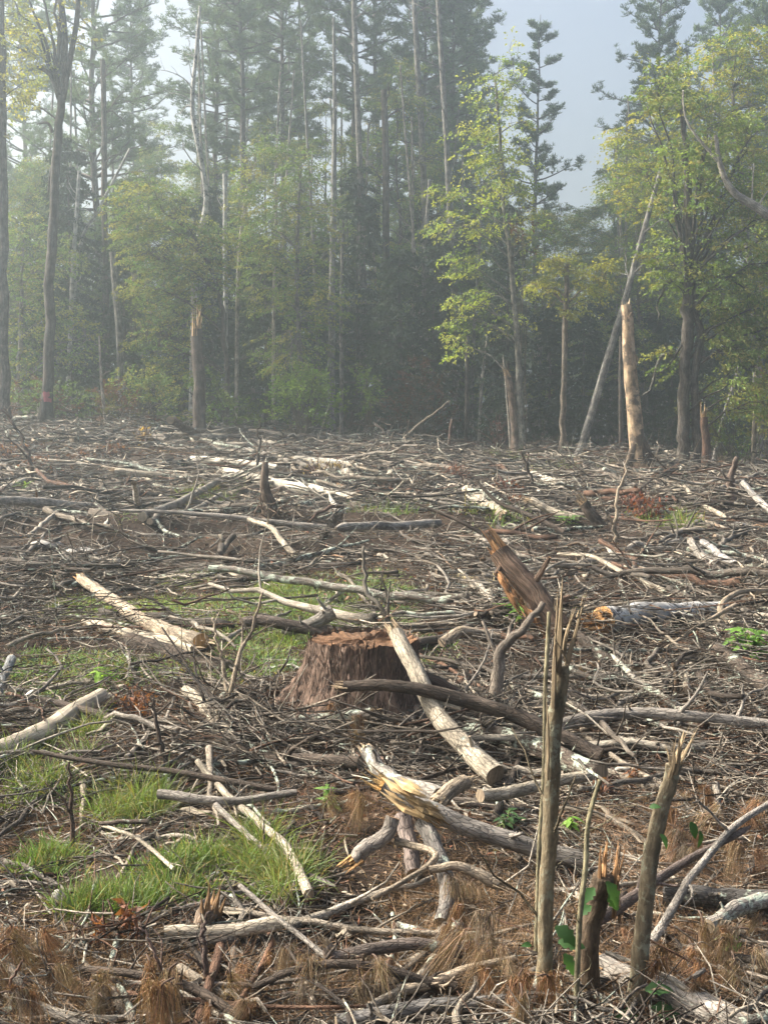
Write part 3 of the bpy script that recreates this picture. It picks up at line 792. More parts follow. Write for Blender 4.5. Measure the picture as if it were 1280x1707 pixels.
hero_tree('yellow-green tree crown high at the right edge', 38, [(1265, 790), (1260, 600), (1240, 350), (1220, 150)], 8, 3,
          [(1075, 320, 70, 50, 70), (1050, 235, 50, 45, 36), (1190, 130, 90, 60, 130), (1250, 200, 80, 70, 130), (1130, 190, 60, 50, 70), (1240, 90, 70, 50, 90), (1160, 260, 60, 50, 60), (1300, 320, 60, 90, 80), (1070, 290, 50, 35, 30), (1280, 470, 40, 80, 50)], YG * .8, np.array([.18, .25, .06]), .55, GREY, n_main=26)
# the bleached dead limb reaching in from the right
def dead_limb():
    d = 30; base = V(1330, 400, d)
    x = (1330 - 640) / F * d; gz = float(gh(x, d))
    root = empty('dead_tree', (x, d, gz), 'bleached bare tree leaning in from the right edge with a forked tip', 'dead tree')
    tm = MB(); loc = (x, d, gz)
    P = crom([np.array([x + 2.2, d + .3, gz - .1]), V(1400, 600, d), V(1330, 405, d), V(1270, 352, d), V(1222, 320, d), V(1200, 275, d), V(1192, 225, d)], 26)
    tubes(tm, P, np.linspace(12, 3.0, 26) * d / F, 9, (.36, .32, .27, .3), .09, captint=(.45, .38, .28), capmat=1)
    tm.build('trunk', [M_BARK, M_SPLIT], root, loc)
    lm = MB()
    for pts, r0, r1 in (([(1205, 280), (1180, 250), (1155, 220), (1140, 190), (1138, 150)], 3, 1), ([(1252, 340), (1254, 300), (1256, 272)], 1.5, .8), ([(1262, 345), (1280, 318), (1300, 310)], 1.5, 1), ([(1182, 252), (1186, 235), (1180, 225)], 1.2, .6)):
        P = crom([V(a, b, d) for a, b in pts], 8); tubes(lm, P, np.linspace(r0, r1, 8) * d / F, 6, (.42, .38, .32, 0), .05)
    o = lm.build('limbs', M_BARK, root, loc)
dead_limb()

# shrubs and young trees at the edge of the wood
def shrub(label, d, px, py, bl, ca, cb, p=.5, n=22, leaf=.085, ln=.45, name='shrub', cat='shrub', stems=7):
    x = (px - 640) / F * d / CP; gz = float(gh(x, d)); loc = (x, d, gz)
    C = blobs_px(bl, d); C = C[C[:, 2] > gz + .1]
    root = empty(name, loc, label, cat)
    lm, cm = MB(), MB()
    a = rng.uniform(0, 6.28, len(C))
    st = np.tile(np.array([x, d, gz]), (len(C), 1)) + rng.normal(0, .15, (len(C), 3)) * [1, 1, 0]
    K = 7; u = np.linspace(0, 1, K)[None, :, None]
    P = st[:, None] + (C - st)[:, None] * u; P[..., 2] += (np.sin(u[..., 0] * PI)) * .12
    P[:, 1:-1] += rng.normal(0, .04, (len(C), K - 2, 3))
    tubes(lm, P[::3], np.tile(np.linspace(.016, .005, K), (len(P[::3]), 1)), 4, (.13, .11, .08))
    D = nz(C - st) * .8 + rng.normal(0, .4, C.shape)
    sprays(cm, C, D, mixcols(ca, cb, len(C), p), n, ln, .24, leaf)
    lm.build('stems', M_BARK, root, loc)['kind'] = 'stuff'; cm.build('leaves', M_LEAF, root, loc)['kind'] = 'stuff'
shrub('bright green leafy bush at the edge of the wood', 37.5, 505, 700, [(500, 655, 45, 32, 60), (540, 670, 35, 28, 40), (470, 670, 30, 25, 26), (515, 625, 26, 18, 16), (505, 695, 50, 18, 30)], BG, BG * .8, .5)
shrub('small green sapling with hanging leaves right of the bright bush', 38, 615, 700, [(612, 640, 22, 20, 16), (622, 670, 20, 26, 16)], BG * .7, GR, .5, name='sapling', cat='sapling')
shrub('green bush low behind the dark broken snag', 38.5, 395, 700, [(390, 690, 50, 30, 50), (350, 650, 40, 40, 30)], GR * .9, BG * .6, .5)
shrub('reddish brown dead shrub beneath the leafy trees at the left', 37.5, 195, 690, [(195, 680, 30, 28, 40), (180, 650, 20, 20, 12), (225, 700, 30, 14, 14)], BRN * 1.1, OL * .6, .75)
shrub('olive green bush right of the reddish dead shrub', 38, 240, 690, [(250, 655, 45, 32, 60), (290, 690, 40, 20, 30), (215, 640, 26, 22, 16)], OL, GR, .5)
shrub('withered red-brown brush in the shade in the middle of the wood edge', 41, 700, 735, [(700, 650, 45, 60, 80), (660, 690, 30, 40, 26), (735, 700, 22, 40, 26)], BRN * .8, np.array([.09, .075, .05]), .7)
shrub('brown withered leaves hanging at the middle of the maple trunk', 36.2, 862, 760, [(868, 400, 22, 40, 16)], BRN, OL * .7, .7, n=16, stems=0)
shrub('dark green brush at the foot of the forked trunk', 38.5, 90, 700, [(60, 660, 60, 36, 60), (120, 670, 50, 30, 50)], GR * .8, BRN, .7)
shrub('orange-tinged young tree at the right edge', 34, 1262, 790, [(1265, 640, 22, 40, 16), (1275, 700, 30, 40, 20)], np.array([.28, .15, .04]), OL, .45, name='sapling', cat='sapling')
shrub('green undergrowth behind the rotten stub at the right', 35, 1215, 790, [(1220, 720, 50, 45, 60), (1170, 680, 40, 40, 30), (1250, 760, 40, 26, 30)], GR * .9, OL * .8, .6)
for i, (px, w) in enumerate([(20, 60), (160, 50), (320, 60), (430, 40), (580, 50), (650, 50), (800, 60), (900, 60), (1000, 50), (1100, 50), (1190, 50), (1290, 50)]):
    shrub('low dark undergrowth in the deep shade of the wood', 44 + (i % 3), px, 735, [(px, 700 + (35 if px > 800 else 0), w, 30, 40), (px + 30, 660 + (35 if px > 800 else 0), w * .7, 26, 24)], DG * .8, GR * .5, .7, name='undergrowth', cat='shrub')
    COL.objects[-1]
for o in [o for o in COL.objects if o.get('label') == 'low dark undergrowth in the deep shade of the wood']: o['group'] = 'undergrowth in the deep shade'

# ------------------------------------------------------------------ random slash
PAL = np.array([[.20, .175, .145], [.12, .10, .08], [.055, .043, .034], [.40, .35, .28], [.28, .235, .18], [.15, .085, .055]])
PW = np.array([.25, .21, .18, .13, .15, .08])
def tint_rand(n, pw=PW, v=.25):
    return col_var(PAL[rng.choice(len(PAL), n, p=pw / pw.sum())][:, :], 1, 0)[0] if False else PAL[rng.choice(len(PAL), n, p=pw / pw.sum())] * rng.uniform(1 - v, 1 + v, (n, 1))

def scatter_xy(n, d0, d1, pw=1.5, margin=1.18):
    u = rng.random(n); k = 2 - pw            # area density falls as d^-pw
    d = (d0 ** k + u * (d1 ** k - d0 ** k)) ** (1 / k)
    x = rng.uniform(-1, 1, n) * (.32 * margin * d + .55) + rng.normal(0, .3, n)
    return x, d

KEEPOUT = [G(a, b)[:2] for a, b in ((1010, 1062), (1050, 1062), (1090, 1060), (1130, 1058), (1170, 1056), (1205, 1052), (160, 1070), (210, 1090), (260, 1100), (310, 1108), (350, 1110), (150, 1010), (190, 1040), (0, 1300), (50, 1270), (100, 1240), (150, 1200),
    (660, 1360), (710, 1390), (760, 1410), (870, 1070), (900, 1080), (930, 1080), (660, 1420), (700, 1440), (900, 1690), (1050, 1700))]
def near_hero(x, y):
    m = np.zeros(len(x), bool)
    for kx, ky in KEEPOUT: m |= np.hypot(x - kx, y - ky) < .06 + .027 * ky
    return m
def lay(n, d0, d1, L, R, K, lift=.30, curv=.27, pitch=.12, pw=1.5):
    x, y = scatter_xy(n, d0, d1, pw)
    keep = ~(in_green(x, y) & (rng.random(n) < np.where(y < 7.5, .72, .9)))
    keep &= ~((y > 12.4) & (y < 16.4) & (x < 1.5) & (rng.random(n) < .6))
    keep &= (vn(x / .55, y / .55, 51) + .6 * vn(x / 1.6, y / 1.6, 52) > rng.uniform(-1.7, .15, n))
    keep &= ~(near_hero(x, y) & (rng.random(n) < .88))
    x, y = x[keep], y[keep]; n = len(x)
    ln = np.exp(rng.uniform(math.log(L[0]), math.log(L[1]), n)); r = np.exp(rng.uniform(math.log(R[0]), math.log(R[1]), n))
    a = rng.uniform(0, 2 * PI, n); pts = [np.stack([x, y], 1)]
    cv = rng.normal(0, curv * .35, n)
    for k in range(K - 1):
        a = a + cv / (K - 1) * 3 + rng.standard_t(2.2, n).clip(-4, 4) * curv * .45
        pts.append(pts[-1] + np.stack([np.cos(a), np.sin(a)], 1) * (ln / (K - 1))[:, None])
    P2 = np.stack(pts, 1)
    pl = pile(x, y)
    base = rng.random(n) ** 1.6 * lift * pl
    u = np.linspace(0, 1, K)[None]
    slope = rng.normal(0, pitch, n) * (.3 + pl)
    g = gh(P2[..., 0], P2[..., 1])
    line = gh(x, y)[:, None] * (1 - u) + g[:, -1:] * u
    z = np.maximum(g * .35 + line * .65, g - r[:, None] * .4) + r[:, None] * .8 + base[:, None] + np.abs((slope * ln)[:, None] * (u - .2)) + rng.normal(0, 1, (n, K)) * r[:, None] * .4
    P = np.concatenate([P2, z[..., None]], 2)
    tp = rng.uniform(.3, .8, (n, 1))
    RR = r[:, None] * (1 - (1 - tp) * u)
    return P, RR

def slash(name, specs):
    mb = MB()
    for (n, d0, d1, L, R, K, sides, kids, lift, pitch) in specs:
        P, RR = lay(n, d0, d1, L, R, K, lift, pitch=pitch)
        t = tint_rand(len(P)); al = np.where(rng.random(len(P)) < .4, rng.uniform(.15, .45, len(P)), 0)
        t4 = np.concatenate([t, al[:, None]], 1)
        tubes(mb, P, RR, sides, t4, .05, caps=(sides > 3, sides > 3))
        if kids:
            sel = rng.random(len(P)) < (.3 if sides < 4 else .6)
            Q, QR = off_shoots(P[sel], RR[sel], kids, (.2, .95), (.15, .45), .75, .12, 3 if sides < 5 else 4, .5, .22)
            g = gh(Q[..., 0], Q[..., 1]) + .005; Q[..., 2] = np.maximum(Q[..., 2], g)
            tubes(mb, Q, QR, 3 if sides < 6 else 4, np.repeat(t4[sel], kids, 0), caps=(False, False))
    return tag(mb.build(name, M_WOOD), kind='stuff')
slash('slash', [   # near
    (20000, 2.4, 8.5, (.06, .42), (.0018, .005), 4, 3, 1, .40, .26),
    (1300, 2.4, 9.0, (.2, .9), (.0045, .010), 7, 5, 3, .34, .15),
    (200, 2.6, 9.0, (.3, 1.2), (.010, .022), 8, 7, 3, .28, .10),
    (2200, 2.6, 9, (.08, .4), (.0015, .004), 6, 4, 3, .2, .9)])
slash('slash', [
    (17000, 8, 20, (.1, .6), (.003, .008), 4, 3, 1, .42, .26),
    (1500, 8, 20, (.3, 1.4), (.008, .02), 6, 5, 3, .32, .12),
    (160, 8, 20, (.7, 2.4), (.02, .045), 8, 6, 2, .25, .08),
    (3200, 8, 20, (.12, .55), (.002, .005), 5, 3, 3, .2, .9)])
slash('slash', [
    (9500, 18, 42, (.25, 1.0), (.008, .022), 4, 3, 1, .8, .26),
    (1600, 18, 42, (.5, 2.0), (.016, .04), 6, 4, 3, .55, .14),
    (160, 18, 42, (1.0, 3.5), (.035, .08), 7, 6, 2, .5, .08),
    (3600, 18, 42, (.25, .9), (.004, .010), 5, 3, 3, .3, .9)])

def slabs():
    mb = MB()
    for n, d0, d1, L, R in ((420, 2.6, 9, (.05, .22), (.006, .022)), (700, 8, 20, (.12, .5), (.012, .04)), (1500, 18, 42, (.25, 1.3), (.02, .08))):
        P, RR = lay(n, d0, d1, L, R, 5, .25, .1, .25)
        RR = RR * np.array([.35, .9, 1, .8, .25])
        pal = np.array([[.42, .36, .27], [.30, .25, .185], [.50, .46, .38], [.22, .14, .085], [.16, .13, .105]])
        t = pal[rng.choice(5, len(P), p=[.28, .26, .14, .14, .18])] * rng.uniform(.7, 1.2, (len(P), 1))
        tubes(mb, P, RR, 6, t, .18, flat=.38)
    return tag(mb.build('wood_chips', M_SPLIT), kind='stuff')
slabs()

# small chips, dead leaves and bark flakes on the ground
def litter():
    mb = MB()
    for n, d0, d1, s0, s1 in ((34000, 2.4, 9, .006, .035), (32000, 8, 22, .012, .06), (18000, 20, 42, .03, .14)):
        x, y = scatter_xy(n, d0, d1, 1.6)
        z = gh(x, y) + rng.uniform(0, .05, n) * pile(x, y) + .006
        C = np.stack([x, y, z], 1); D = rng.normal(size=C.shape); D[:, 2] *= .45
        s = rng.uniform(s0, s1, n)
        pal = np.array([[.14, .09, .06], [.24, .17, .11], [.07, .05, .04], [.38, .31, .23], [.22, .095, .055]])
        t = pal[rng.choice(5, n, p=[.34, .24, .2, .1, .12])] * rng.uniform(.7, 1.3, (n, 1))
        leaves(mb, C, D, np.array([0, 0, 1.]) + rng.normal(0, .5, C.shape), s, s * rng.uniform(.15, .7, n), t, .2, .15)
    return tag(mb.build('litter', M_NEEDLE), kind='stuff')
litter()

# medium fallen branches, each on its own
ZONE = [(2.4, 5.2, 'near'), (5.2, 9.5, 'mid'), (9.5, 19, 'far'), (19, 40, 'edge')]
def zone_text(x, y):
    px = x / y * F + 640
    if y < 5.2: return 'at the front ' + ('by the green grass clumps' if px < 430 else 'between the grass and the broken saplings' if px < 850 else 'around the broken saplings')
    if y < 9.5: return 'left of the sawn stump' if px < 430 else 'close around the sawn stump' if px < 850 else 'between the sapling and the right edge'
    if y < 19: return 'across the soil ruts at the left' if px < 430 else 'in the middle of the clearing' if px < 850 else 'beyond the birch log at the right'
    return 'below the wood at the left' if px < 430 else 'below the wood in the middle' if px < 850 else 'below the wood by the peeled snag'
CN = ['grey-brown', 'brown', 'dark brown', 'bleached', 'tan', 'reddish']
def loose_branches():
    for (n, d0, d1, L, R, K, s, kids) in ((105, 2.8, 6, (.3, 1.2), (.008, .018), 12, 8, 3), (120, 5.5, 10, (.4, 1.6), (.010, .028), 12, 8, 3), (120, 9, 20, (.6, 2.4), (.018, .05), 11, 7, 3), (140, 19, 39, (.8, 3.6), (.035, .10), 10, 7, 3)):
        P, RR = lay(n, d0, d1, L, R, K, .22, .10, .07, 1.2)
        for i in range(len(P)):
            ci = int(rng.choice(6, p=[.3, .18, .14, .18, .15, .05])); t = (*(PAL[ci] * rng.uniform(.85, 1.2)), float(rng.choice([0, 0, .3, .42])))
            mb = MB(); tubes(mb, P[i], RR[i], s, t, .08, seed=i, captint=(.27, .21, .15), capmat=1)
            Q, QR = off_shoots(P[i:i + 1], RR[i:i + 1], kids, (.25, .95), (.08, .3), .75, .12, 5, .5, .15)
            tubes(mb, Q, QR, 5, t)
            big = RR[i, 0] > (.05 if d0 > 15 else .03)
            x, y = P[i, 0, 0], P[i, 0, 1]
            zt = zone_text(x, y)
            lab = f"{CN[ci]} fallen {'bough' if big else 'branch'} {zt}"
            o = mb.build('branch', [M_BARK if big else M_WOOD, M_SPLIT], None, P[i, 0])
            tag(o, lab, 'branch', lab.replace('fallen bough', 'fallen boughs').replace('fallen branch ', 'fallen branches '))
loose_branches()

# ------------------------------------------------------------------ logs and branches that the photograph shows one by one
C_PALE = (.39, .335, .255); C_WHITE = (.50, .455, .375); C_GREY = (.27, .24, .205); C_TAN = (.36, .29, .21); C_DK = (.085, .065, .05); C_RED = (.24, .12, .06); C_ORG = (.48, .28, .12)
def log(label, pts, r0, r1, col, al=0.0, ends=('cut', 'cut'), shoots=0, cat='log', mats=None, rough=.07, K=None, name=None, endcol=(.27, .21, .145), sides=18, sh_len=(.1, .3), flat=1.0, fixd=None):
    """pts: (pixel x, pixel y, height above the ground in m)"""
    W = np.array([G(*p) for p in pts]); dm = W[:, 1].mean()
    if len(pts) > 2:
        pq = np.array([p[:2] for p in pts], float); cl = np.concatenate([[0], np.cumsum(np.linalg.norm(np.diff(pq, axis=0), axis=1))]); cl /= cl[-1]
        k_ = .2 if dm < 11 else .0
        if fixd: W[:, 1] = W[-1, 1] + fixd * (1 - cl); k_ = 0
        W = np.array([V(p[0], p[1], k_ * w[1] + (1 - k_) * (W[0, 1] + (W[-1, 1] - W[0, 1]) * c_)) for p, w, c_ in zip(pts, W, cl)])
    K = K or max(20, 8 * len(pts) + 8)
    P = crom(W, K)
    R = np.linspace(r0, r1, K) * dm / F
    P[:, 2] += R * .5
    P = wob(P, R, .17)
    P[:, 2] = np.maximum(P[:, 2], gh(P[:, 0], P[:, 1]) + R * .2)
    mb = MB()
    R0_ = R.copy()
    if ends[1] == 'taper': R[-1] *= .3; R[-2] *= .7
    if ends[0] == 'taper': R[0] *= .3; R[1] *= .7
    tubes(mb, P, R, sides, (*col, al), rough, seed=int(abs(pts[0][0] + pts[0][1])), captint=endcol, capmat=1, flat=flat)
    if shoots:
        Q, QR = off_shoots(P[None], R[None], shoots, (.15, .95), sh_len, .8, .2, 7, .45, .2)
        tubes(mb, Q, QR, 6, (*col, al))
        S, SR = off_shoots(Q, QR, 2, (.3, .9), (.2, .5), .7, .1, 5, .6, .2)
        tubes(mb, S, SR, 4, (*col, al))
    if cat == 'log' and col != C_DK:
        ns = int(rng.integers(1, 4)); q = rng.integers(2, K - 2, ns)
        for k in q:
            dr = nz(rng.normal(size=3) + [0, -.3, .8]); L = R0_[k] * rng.uniform(1.6, 3.5)
            tubes(mb, crom([P[k], P[k] + dr * L * .6, P[k] + dr * L + rng.normal(0, .1, 3) * L], 5), R0_[k] * np.array([.34, .24, .2, .17, .13]), 8, (*col, al), .15, captint=endcol, capmat=1)
    for e, (k, k2) in ((0, (0, 1)), (1, (-1, -2))):
        if ends[e] == 'jag': splinters(mb, P[k], nz(P[k] - P[k2]), R[k], R[k] * 3.2, 9, (.40, .30, .19) if endcol == (.27, .21, .145) else endcol, rad=.3)
    m_ = mats or (M_BARK if r0 * dm / F > .022 else M_WOOD)
    o = mb.build(name or cat.replace(' ', '_'), [m_, M_SPLIT], None, P[0])
    return tag(o, label, cat)

LOGS = [
 # label, pts, r0, r1, colour, alpha, ends, shoots, category
 ('pale barkless log propped on the right side of the sawn stump', [(660, 1062, .42), (700, 1135, .30), (745, 1225, .12), (825, 1302, .05)], 14, 17, C_PALE, .25, ('jag', 'cut'), 0, 'log'),
 ('dark branch jutting left in front of the sawn stump, broken at its tip', [(572, 1148, .30), (640, 1146, .28), (720, 1160, .22), (800, 1182, .15), (880, 1208, .10), (1000, 1268, .05)], 9, 14, C_DK, .18, ('jag', 'cut'), 1, 'branch'),
 ('bleached cracked half log lying in the green patch at the left', [(140, 1040, .02), (235, 1068, .05), (338, 1092, .04)], 14, 20, C_PALE, 0, ('taper', 'jag'), 0, 'log'),
 ('tan pole with an orange tip slanting above the cracked half log', [(135, 968, .22), (175, 995, .18), (235, 1040, .10), (335, 1078, .10)], 9, 13, C_TAN, .2, ('jag', 'cut'), 0, 'log'),
 ('dark rotten log end under the cracked half log', [(215, 1078, .0), (300, 1105, .0), (380, 1120, .0)], 17, 12, C_DK, .25, ('cut', 'cut'), 0, 'log'),
 ('striated pale log running off the left edge above the grass', [(-40, 1290, .02), (60, 1235, .05), (120, 1200, .06), (170, 1165, .05)], 22, 14, C_PALE, 0, ('cut', 'jag'), 0, 'log'),
 ('long dark brown branch reaching from the left logs past the stump', [(60, 1165, .12), (150, 1190, .15), (250, 1222, .16), (330, 1248, .14), (420, 1265, .10), (600, 1278, .05)], 6, 11, C_DK, .1, ('taper', 'cut'), 3, 'branch'),
 ('thin dark branch lying level above the tall grass tuft', [(50, 1252, .16), (150, 1272, .16), (300, 1290, .14), (460, 1320, .06)], 3.5, 6, C_DK, 0, ('taper', 'cut'), 2, 'branch'),
 ('blunt grey branch lying level right of the tall grass tuft', [(265, 1328, .10), (330, 1335, .12), (400, 1338, .12), (495, 1324, .08)], 9, 6, C_GREY, .25, ('cut', 'cut'), 1, 'branch'),
 ('long pale branch curving down into the second grass tuft', [(330, 1272, .10), (375, 1325, .10), (430, 1372, .08), (480, 1420, .08), (515, 1495, .04)], 6, 8, C_PALE, .2, ('cut', 'cut'), 1, 'branch'),
 ('thin pale forked branch beside the curving pale branch', [(360, 1345, .08), (420, 1400, .07), (470, 1440, .05), (560, 1480, .03)], 6, 4, C_GREY, .2, ('cut', 'taper'), 2, 'branch'),
 ('split log with bright yellow broken wood in the middle of the slash', [(640, 1318, .22), (690, 1345, .20), (745, 1372, .14), (860, 1415, .08), (975, 1440, .05)], 17, 15, C_GREY, .3, ('jag', 'cut'), 1, 'log'),
 ('grey log end with a whitened tip just below the stump', [(612, 1258, .14), (645, 1300, .12), (730, 1335, .05)], 13, 15, C_GREY, .38, ('jag', 'cut'), 0, 'log'),
 ('bent thick root with an orange rotten core', [(655, 1368, .16), (640, 1402, .14), (608, 1420, .12), (592, 1440, .10)], 12, 13, (.19, .165, .14), .2, ('cut', 'jag'), 0, 'root'),
 ('thick grey root hanging down beside the bent root', [(672, 1366, .16), (682, 1410, .10), (690, 1460, .02)], 15, 13, (.2, .16, .14), .25, ('cut', 'cut'), 0, 'root'),
 ('rough barked limb curving down right of the hanging root', [(705, 1380, .16), (735, 1440, .12), (745, 1490, .06), (735, 1545, .02)], 15, 13, (.19, .17, .15), .36, ('cut', 'cut'), 0, 'branch'),
 ('smooth bent pale stick forming an elbow in front of the roots', [(620, 1500, .08), (700, 1455, .14), (725, 1425, .15), (660, 1405, .16)], 4, 7, C_TAN, 0, ('cut', 'cut'), 0, 'branch'),
 ('twisted pale root pointing right of the rough limb', [(715, 1452, .14), (770, 1450, .12), (830, 1478, .08)], 6, 11, C_TAN, 0, ('cut', 'jag'), 0, 'root'),
 ('smooth pale log slanting up behind the tall broken sapling', [(800, 1332, .08), (890, 1318, .08), (985, 1296, .06)], 11, 10, C_PALE, 0, ('cut', 'cut'), 0, 'log'),
 ('broken chunk of wood standing on edge above the yellow split log', [(728, 1345, .10), (748, 1325, .14), (775, 1310, .16)], 14, 13, C_TAN, .1, ('jag', 'jag'), 0, 'log'),
 ('long thin log crossing behind the sapling to the right edge', [(900, 1228, .05), (960, 1205, .06), (1060, 1195, .06), (1180, 1200, .05), (1300, 1215, .04)], 10, 9, C_GREY, .25, ('cut', 'cut'), 2, 'log'),
 ('lichen-spotted stick slanting down right of the splintered sapling', [(1018, 1092, .12), (1060, 1135, .10), (1100, 1160, .08), (1145, 1192, .05)], 4, 6.5, C_GREY, .42, ('taper', 'cut'), 1, 'branch'),
 ('dark sawn log end slanting to the right edge by the green plant', [(1192, 1088, .14), (1230, 1118, .10), (1300, 1165, .05)], 13, 15, C_DK, .36, ('cut', 'cut'), 0, 'log'),
 ('mossy dark log under the splintered sapling', [(960, 1060, .14), (1000, 1095, .10), (1060, 1118, .05)], 8, 10, C_DK, .35, ('cut', 'cut'), 0, 'log'),
 ('dark lichen-covered log passing behind the tall sapling', [(780, 1220, .02), (870, 1245, .04), (1000, 1300, .02)], 15, 17, C_DK, .40, ('cut', 'cut'), 0, 'log'),
 ('long grey forked branch sweeping down from the right edge', [(1300, 1330, .20), (1220, 1385, .20), (1160, 1455, .17), (1135, 1490, .14), (1100, 1550, .08), (1078, 1590, .04)], 6, 8, C_GREY, .3, ('cut', 'cut'), 3, 'branch'),
 ('dark branch joining the forked grey branch from the left', [(985, 1545, .05), (1040, 1510, .08), (1090, 1475, .12), (1160, 1430, .17), (1250, 1380, .18)], 11, 6, (.13, .1, .085), .1, ('cut', 'taper'), 2, 'branch'),
 ('thick dark log lying level at the right edge', [(1105, 1500, .04), (1180, 1502, .05), (1300, 1512, .05)], 17, 18, (.11, .1, .09), .33, ('cut', 'cut'), 0, 'log'),
 ('whitish lichened log overlapping the dark log at the right edge', [(1180, 1550, .07), (1225, 1522, .08), (1300, 1500, .07)], 12, 14, C_GREY, .42, ('cut', 'cut'), 0, 'log'),
 ('thick grey log with an orange torn end in the bottom right corner', [(1000, 1618, .02), (1070, 1655, .03), (1150, 1685, .03), (1300, 1760, .03)], 22, 30, C_GREY, .28, ('jag', 'cut'), 0, 'log'),
 ('long bent pale stick beside the bottom right log', [(1010, 1590, .12), (1100, 1625, .12), (1160, 1660, .10), (1240, 1700, .06)], 4, 5, C_PALE, 0, ('cut', 'taper'), 1, 'branch'),
 ('arched dark branch at the bottom centre', [(420, 1650, .05), (490, 1622, .10), (560, 1612, .12), (640, 1618, .10), (710, 1640, .06), (760, 1650, .03)], 6, 10, C_DK, .15, ('taper', 'cut'), 2, 'branch'),
 ('brown knotty branch with a curled end above the arched dark branch', [(545, 1582, .12), (560, 1600, .10), (610, 1588, .10), (690, 1580, .08), (770, 1592, .04)], 10, 11, (.15, .12, .1), .25, ('jag', 'cut'), 1, 'branch'),
 ('tan bent branch in the needles right of the arched branch', [(670, 1655, .05), (730, 1640, .08), (790, 1615, .10), (860, 1600, .05)], 10, 6, C_TAN, .1, ('cut', 'cut'), 2, 'branch'),
 ('grey log showing its round side at the bottom edge', [(560, 1712, .03), (700, 1688, .03), (860, 1672, .02)], 15, 12, (.14, .13, .12), .2, ('cut', 'cut'), 0, 'log'),
 ('dark log partly buried at the bottom edge left of centre', [(470, 1672, .0), (620, 1660, .02), (760, 1650, .02)], 12, 12, (.1, .08, .07), .1, ('cut', 'cut'), 0, 'log'),
 ('dark branch rising to a Y beside the brown needle tufts', [(120, 1618, .05), (220, 1625, .08), (320, 1652, .08), (400, 1700, .03)], 6, 9, C_DK, 0, ('taper', 'cut'), 3, 'branch'),
 ('pale split log behind the small splintered stump', [(275, 1560, .04), (360, 1558, .05), (470, 1545, .05)], 11, 13, C_PALE, .1, ('jag', 'cut'), 0, 'log'),
 ('straight grey stick slanting down from the grass to the bottom', [(400, 1478, .10), (460, 1530, .10), (560, 1610, .05)], 4.5, 4.5, C_GREY, .1, ('cut', 'cut'), 0, 'branch'),
 ('pale thin stick lying across the lower grass', [(165, 1375, .12), (230, 1400, .12), (290, 1450, .08)], 3, 3.5, C_PALE, 0, ('taper', 'cut'), 1, 'branch'),
 ('dark level stick in the tall grass tuft', [(165, 1375, .16), (205, 1372, .17), (248, 1371, .16)], 4, 4, C_DK, .3, ('taper', 'cut'), 0, 'branch'),
 ('leaning red-brown broken trunk with orange rotten wood beyond the stump', [(832, 930, .55), (865, 972, .40), (900, 1018, .22), (932, 1062, .02)], 19, 24, (.15, .10, .07), .0, ('jag', 'cut'), 0, 'log'),
 ('white and black birch log lying right of the splintered sapling', [(1003, 1045, .10), (1060, 1035, .09), (1120, 1032, .08), (1205, 1025, .06)], 21, 17, (.42, .41, .39), .40, ('jag', 'cut'), 0, 'log'),
 ('curved pale root piece lying behind the sapling', [(735, 1075, .05), (770, 1058, .08), (830, 1070, .04)], 8, 10, C_TAN, 0, ('cut', 'cut'), 0, 'root'),
 ('grey pointed log behind the left rim of the stump', [(470, 1058, .05), (520, 1045, .10), (556, 1026, .16)], 9, 13, C_GREY, .25, ('taper', 'cut'), 0, 'log'),
 ('brown log half hidden in moss left of the grey pointed log', [(400, 1040, .0), (460, 1042, .02), (545, 1060, .02)], 8, 10, (.14, .11, .09), .1, ('taper', 'cut'), 0, 'log'),
 ('pale yellow chunk of split wood in the middle of the clearing', [(762, 968, .02), (790, 972, .03), (830, 978, .02)], 9, 7, (.55, .45, .26), 0, ('jag', 'cut'), 0, 'log'),
 ('grey-white post end leaning at the left edge above the logs', [(-5, 1165, .05), (8, 1130, .10), (20, 1102, .14)], 8, 8, (.26, .265, .255), .2, ('cut', 'jag'), 0, 'log'),
 ('white trunk piece lying between the moss and the long dark branch', [(310, 1155, .03), (345, 1185, .04), (385, 1240, .02)], 9, 12, C_PALE, .2, ('jag', 'cut'), 0, 'log'),
 ('pale broken limb under the right side of the stump', [(500, 1205, .03), (560, 1200, .05), (620, 1192, .08)], 9, 9, C_GREY, .42, ('cut', 'jag'), 0, 'log'),
 ('brown smooth log half buried below the stump', [(500, 1290, .0), (560, 1280, .02), (640, 1278, .0)], 12, 12, (.26, .18, .14), 0, ('cut', 'cut'), 0, 'log'),
 # middle ground
 ('long bleached log slanting down right in the middle distance', [(378, 790, .1), (450, 806, .1), (520, 822, .1), (592, 836, .05)], 8, 9, C_WHITE, 0, ('jag', 'jag'), 0, 'log'),
 ('bleached log lying parallel above the long slanting log', [(320, 768, .15), (390, 772, .12), (462, 783, .05)], 5.5, 5, C_WHITE, 0, ('cut', 'cut'), 0, 'log'),
 ('pale log left of the long slanting log', [(193, 789, .1), (260, 793, .1), (330, 800, .05)], 6, 4, C_PALE, 0, ('jag', 'cut'), 0, 'log'),
 ('bleached thin log among twigs left of the slanting logs', [(300, 800, .1), (360, 795, .12), (400, 800, .08)], 4, 4, C_PALE, 0, ('cut', 'cut'), 0, 'log'),
 ('broad pale bough near the wood edge below the dark snag', [(120, 735, .1), (230, 734, .15), (300, 730, .15), (375, 732, .1)], 5, 6, C_PALE, .1, ('cut', 'cut'), 0, 'log'),
 ('dark log leaning up against the slash below the dark snag', [(328, 728, .15), (305, 714, .45), (284, 704, .7)], 7, 6, (.13, .09, .07), 0, ('cut', 'cut'), 0, 'log'),
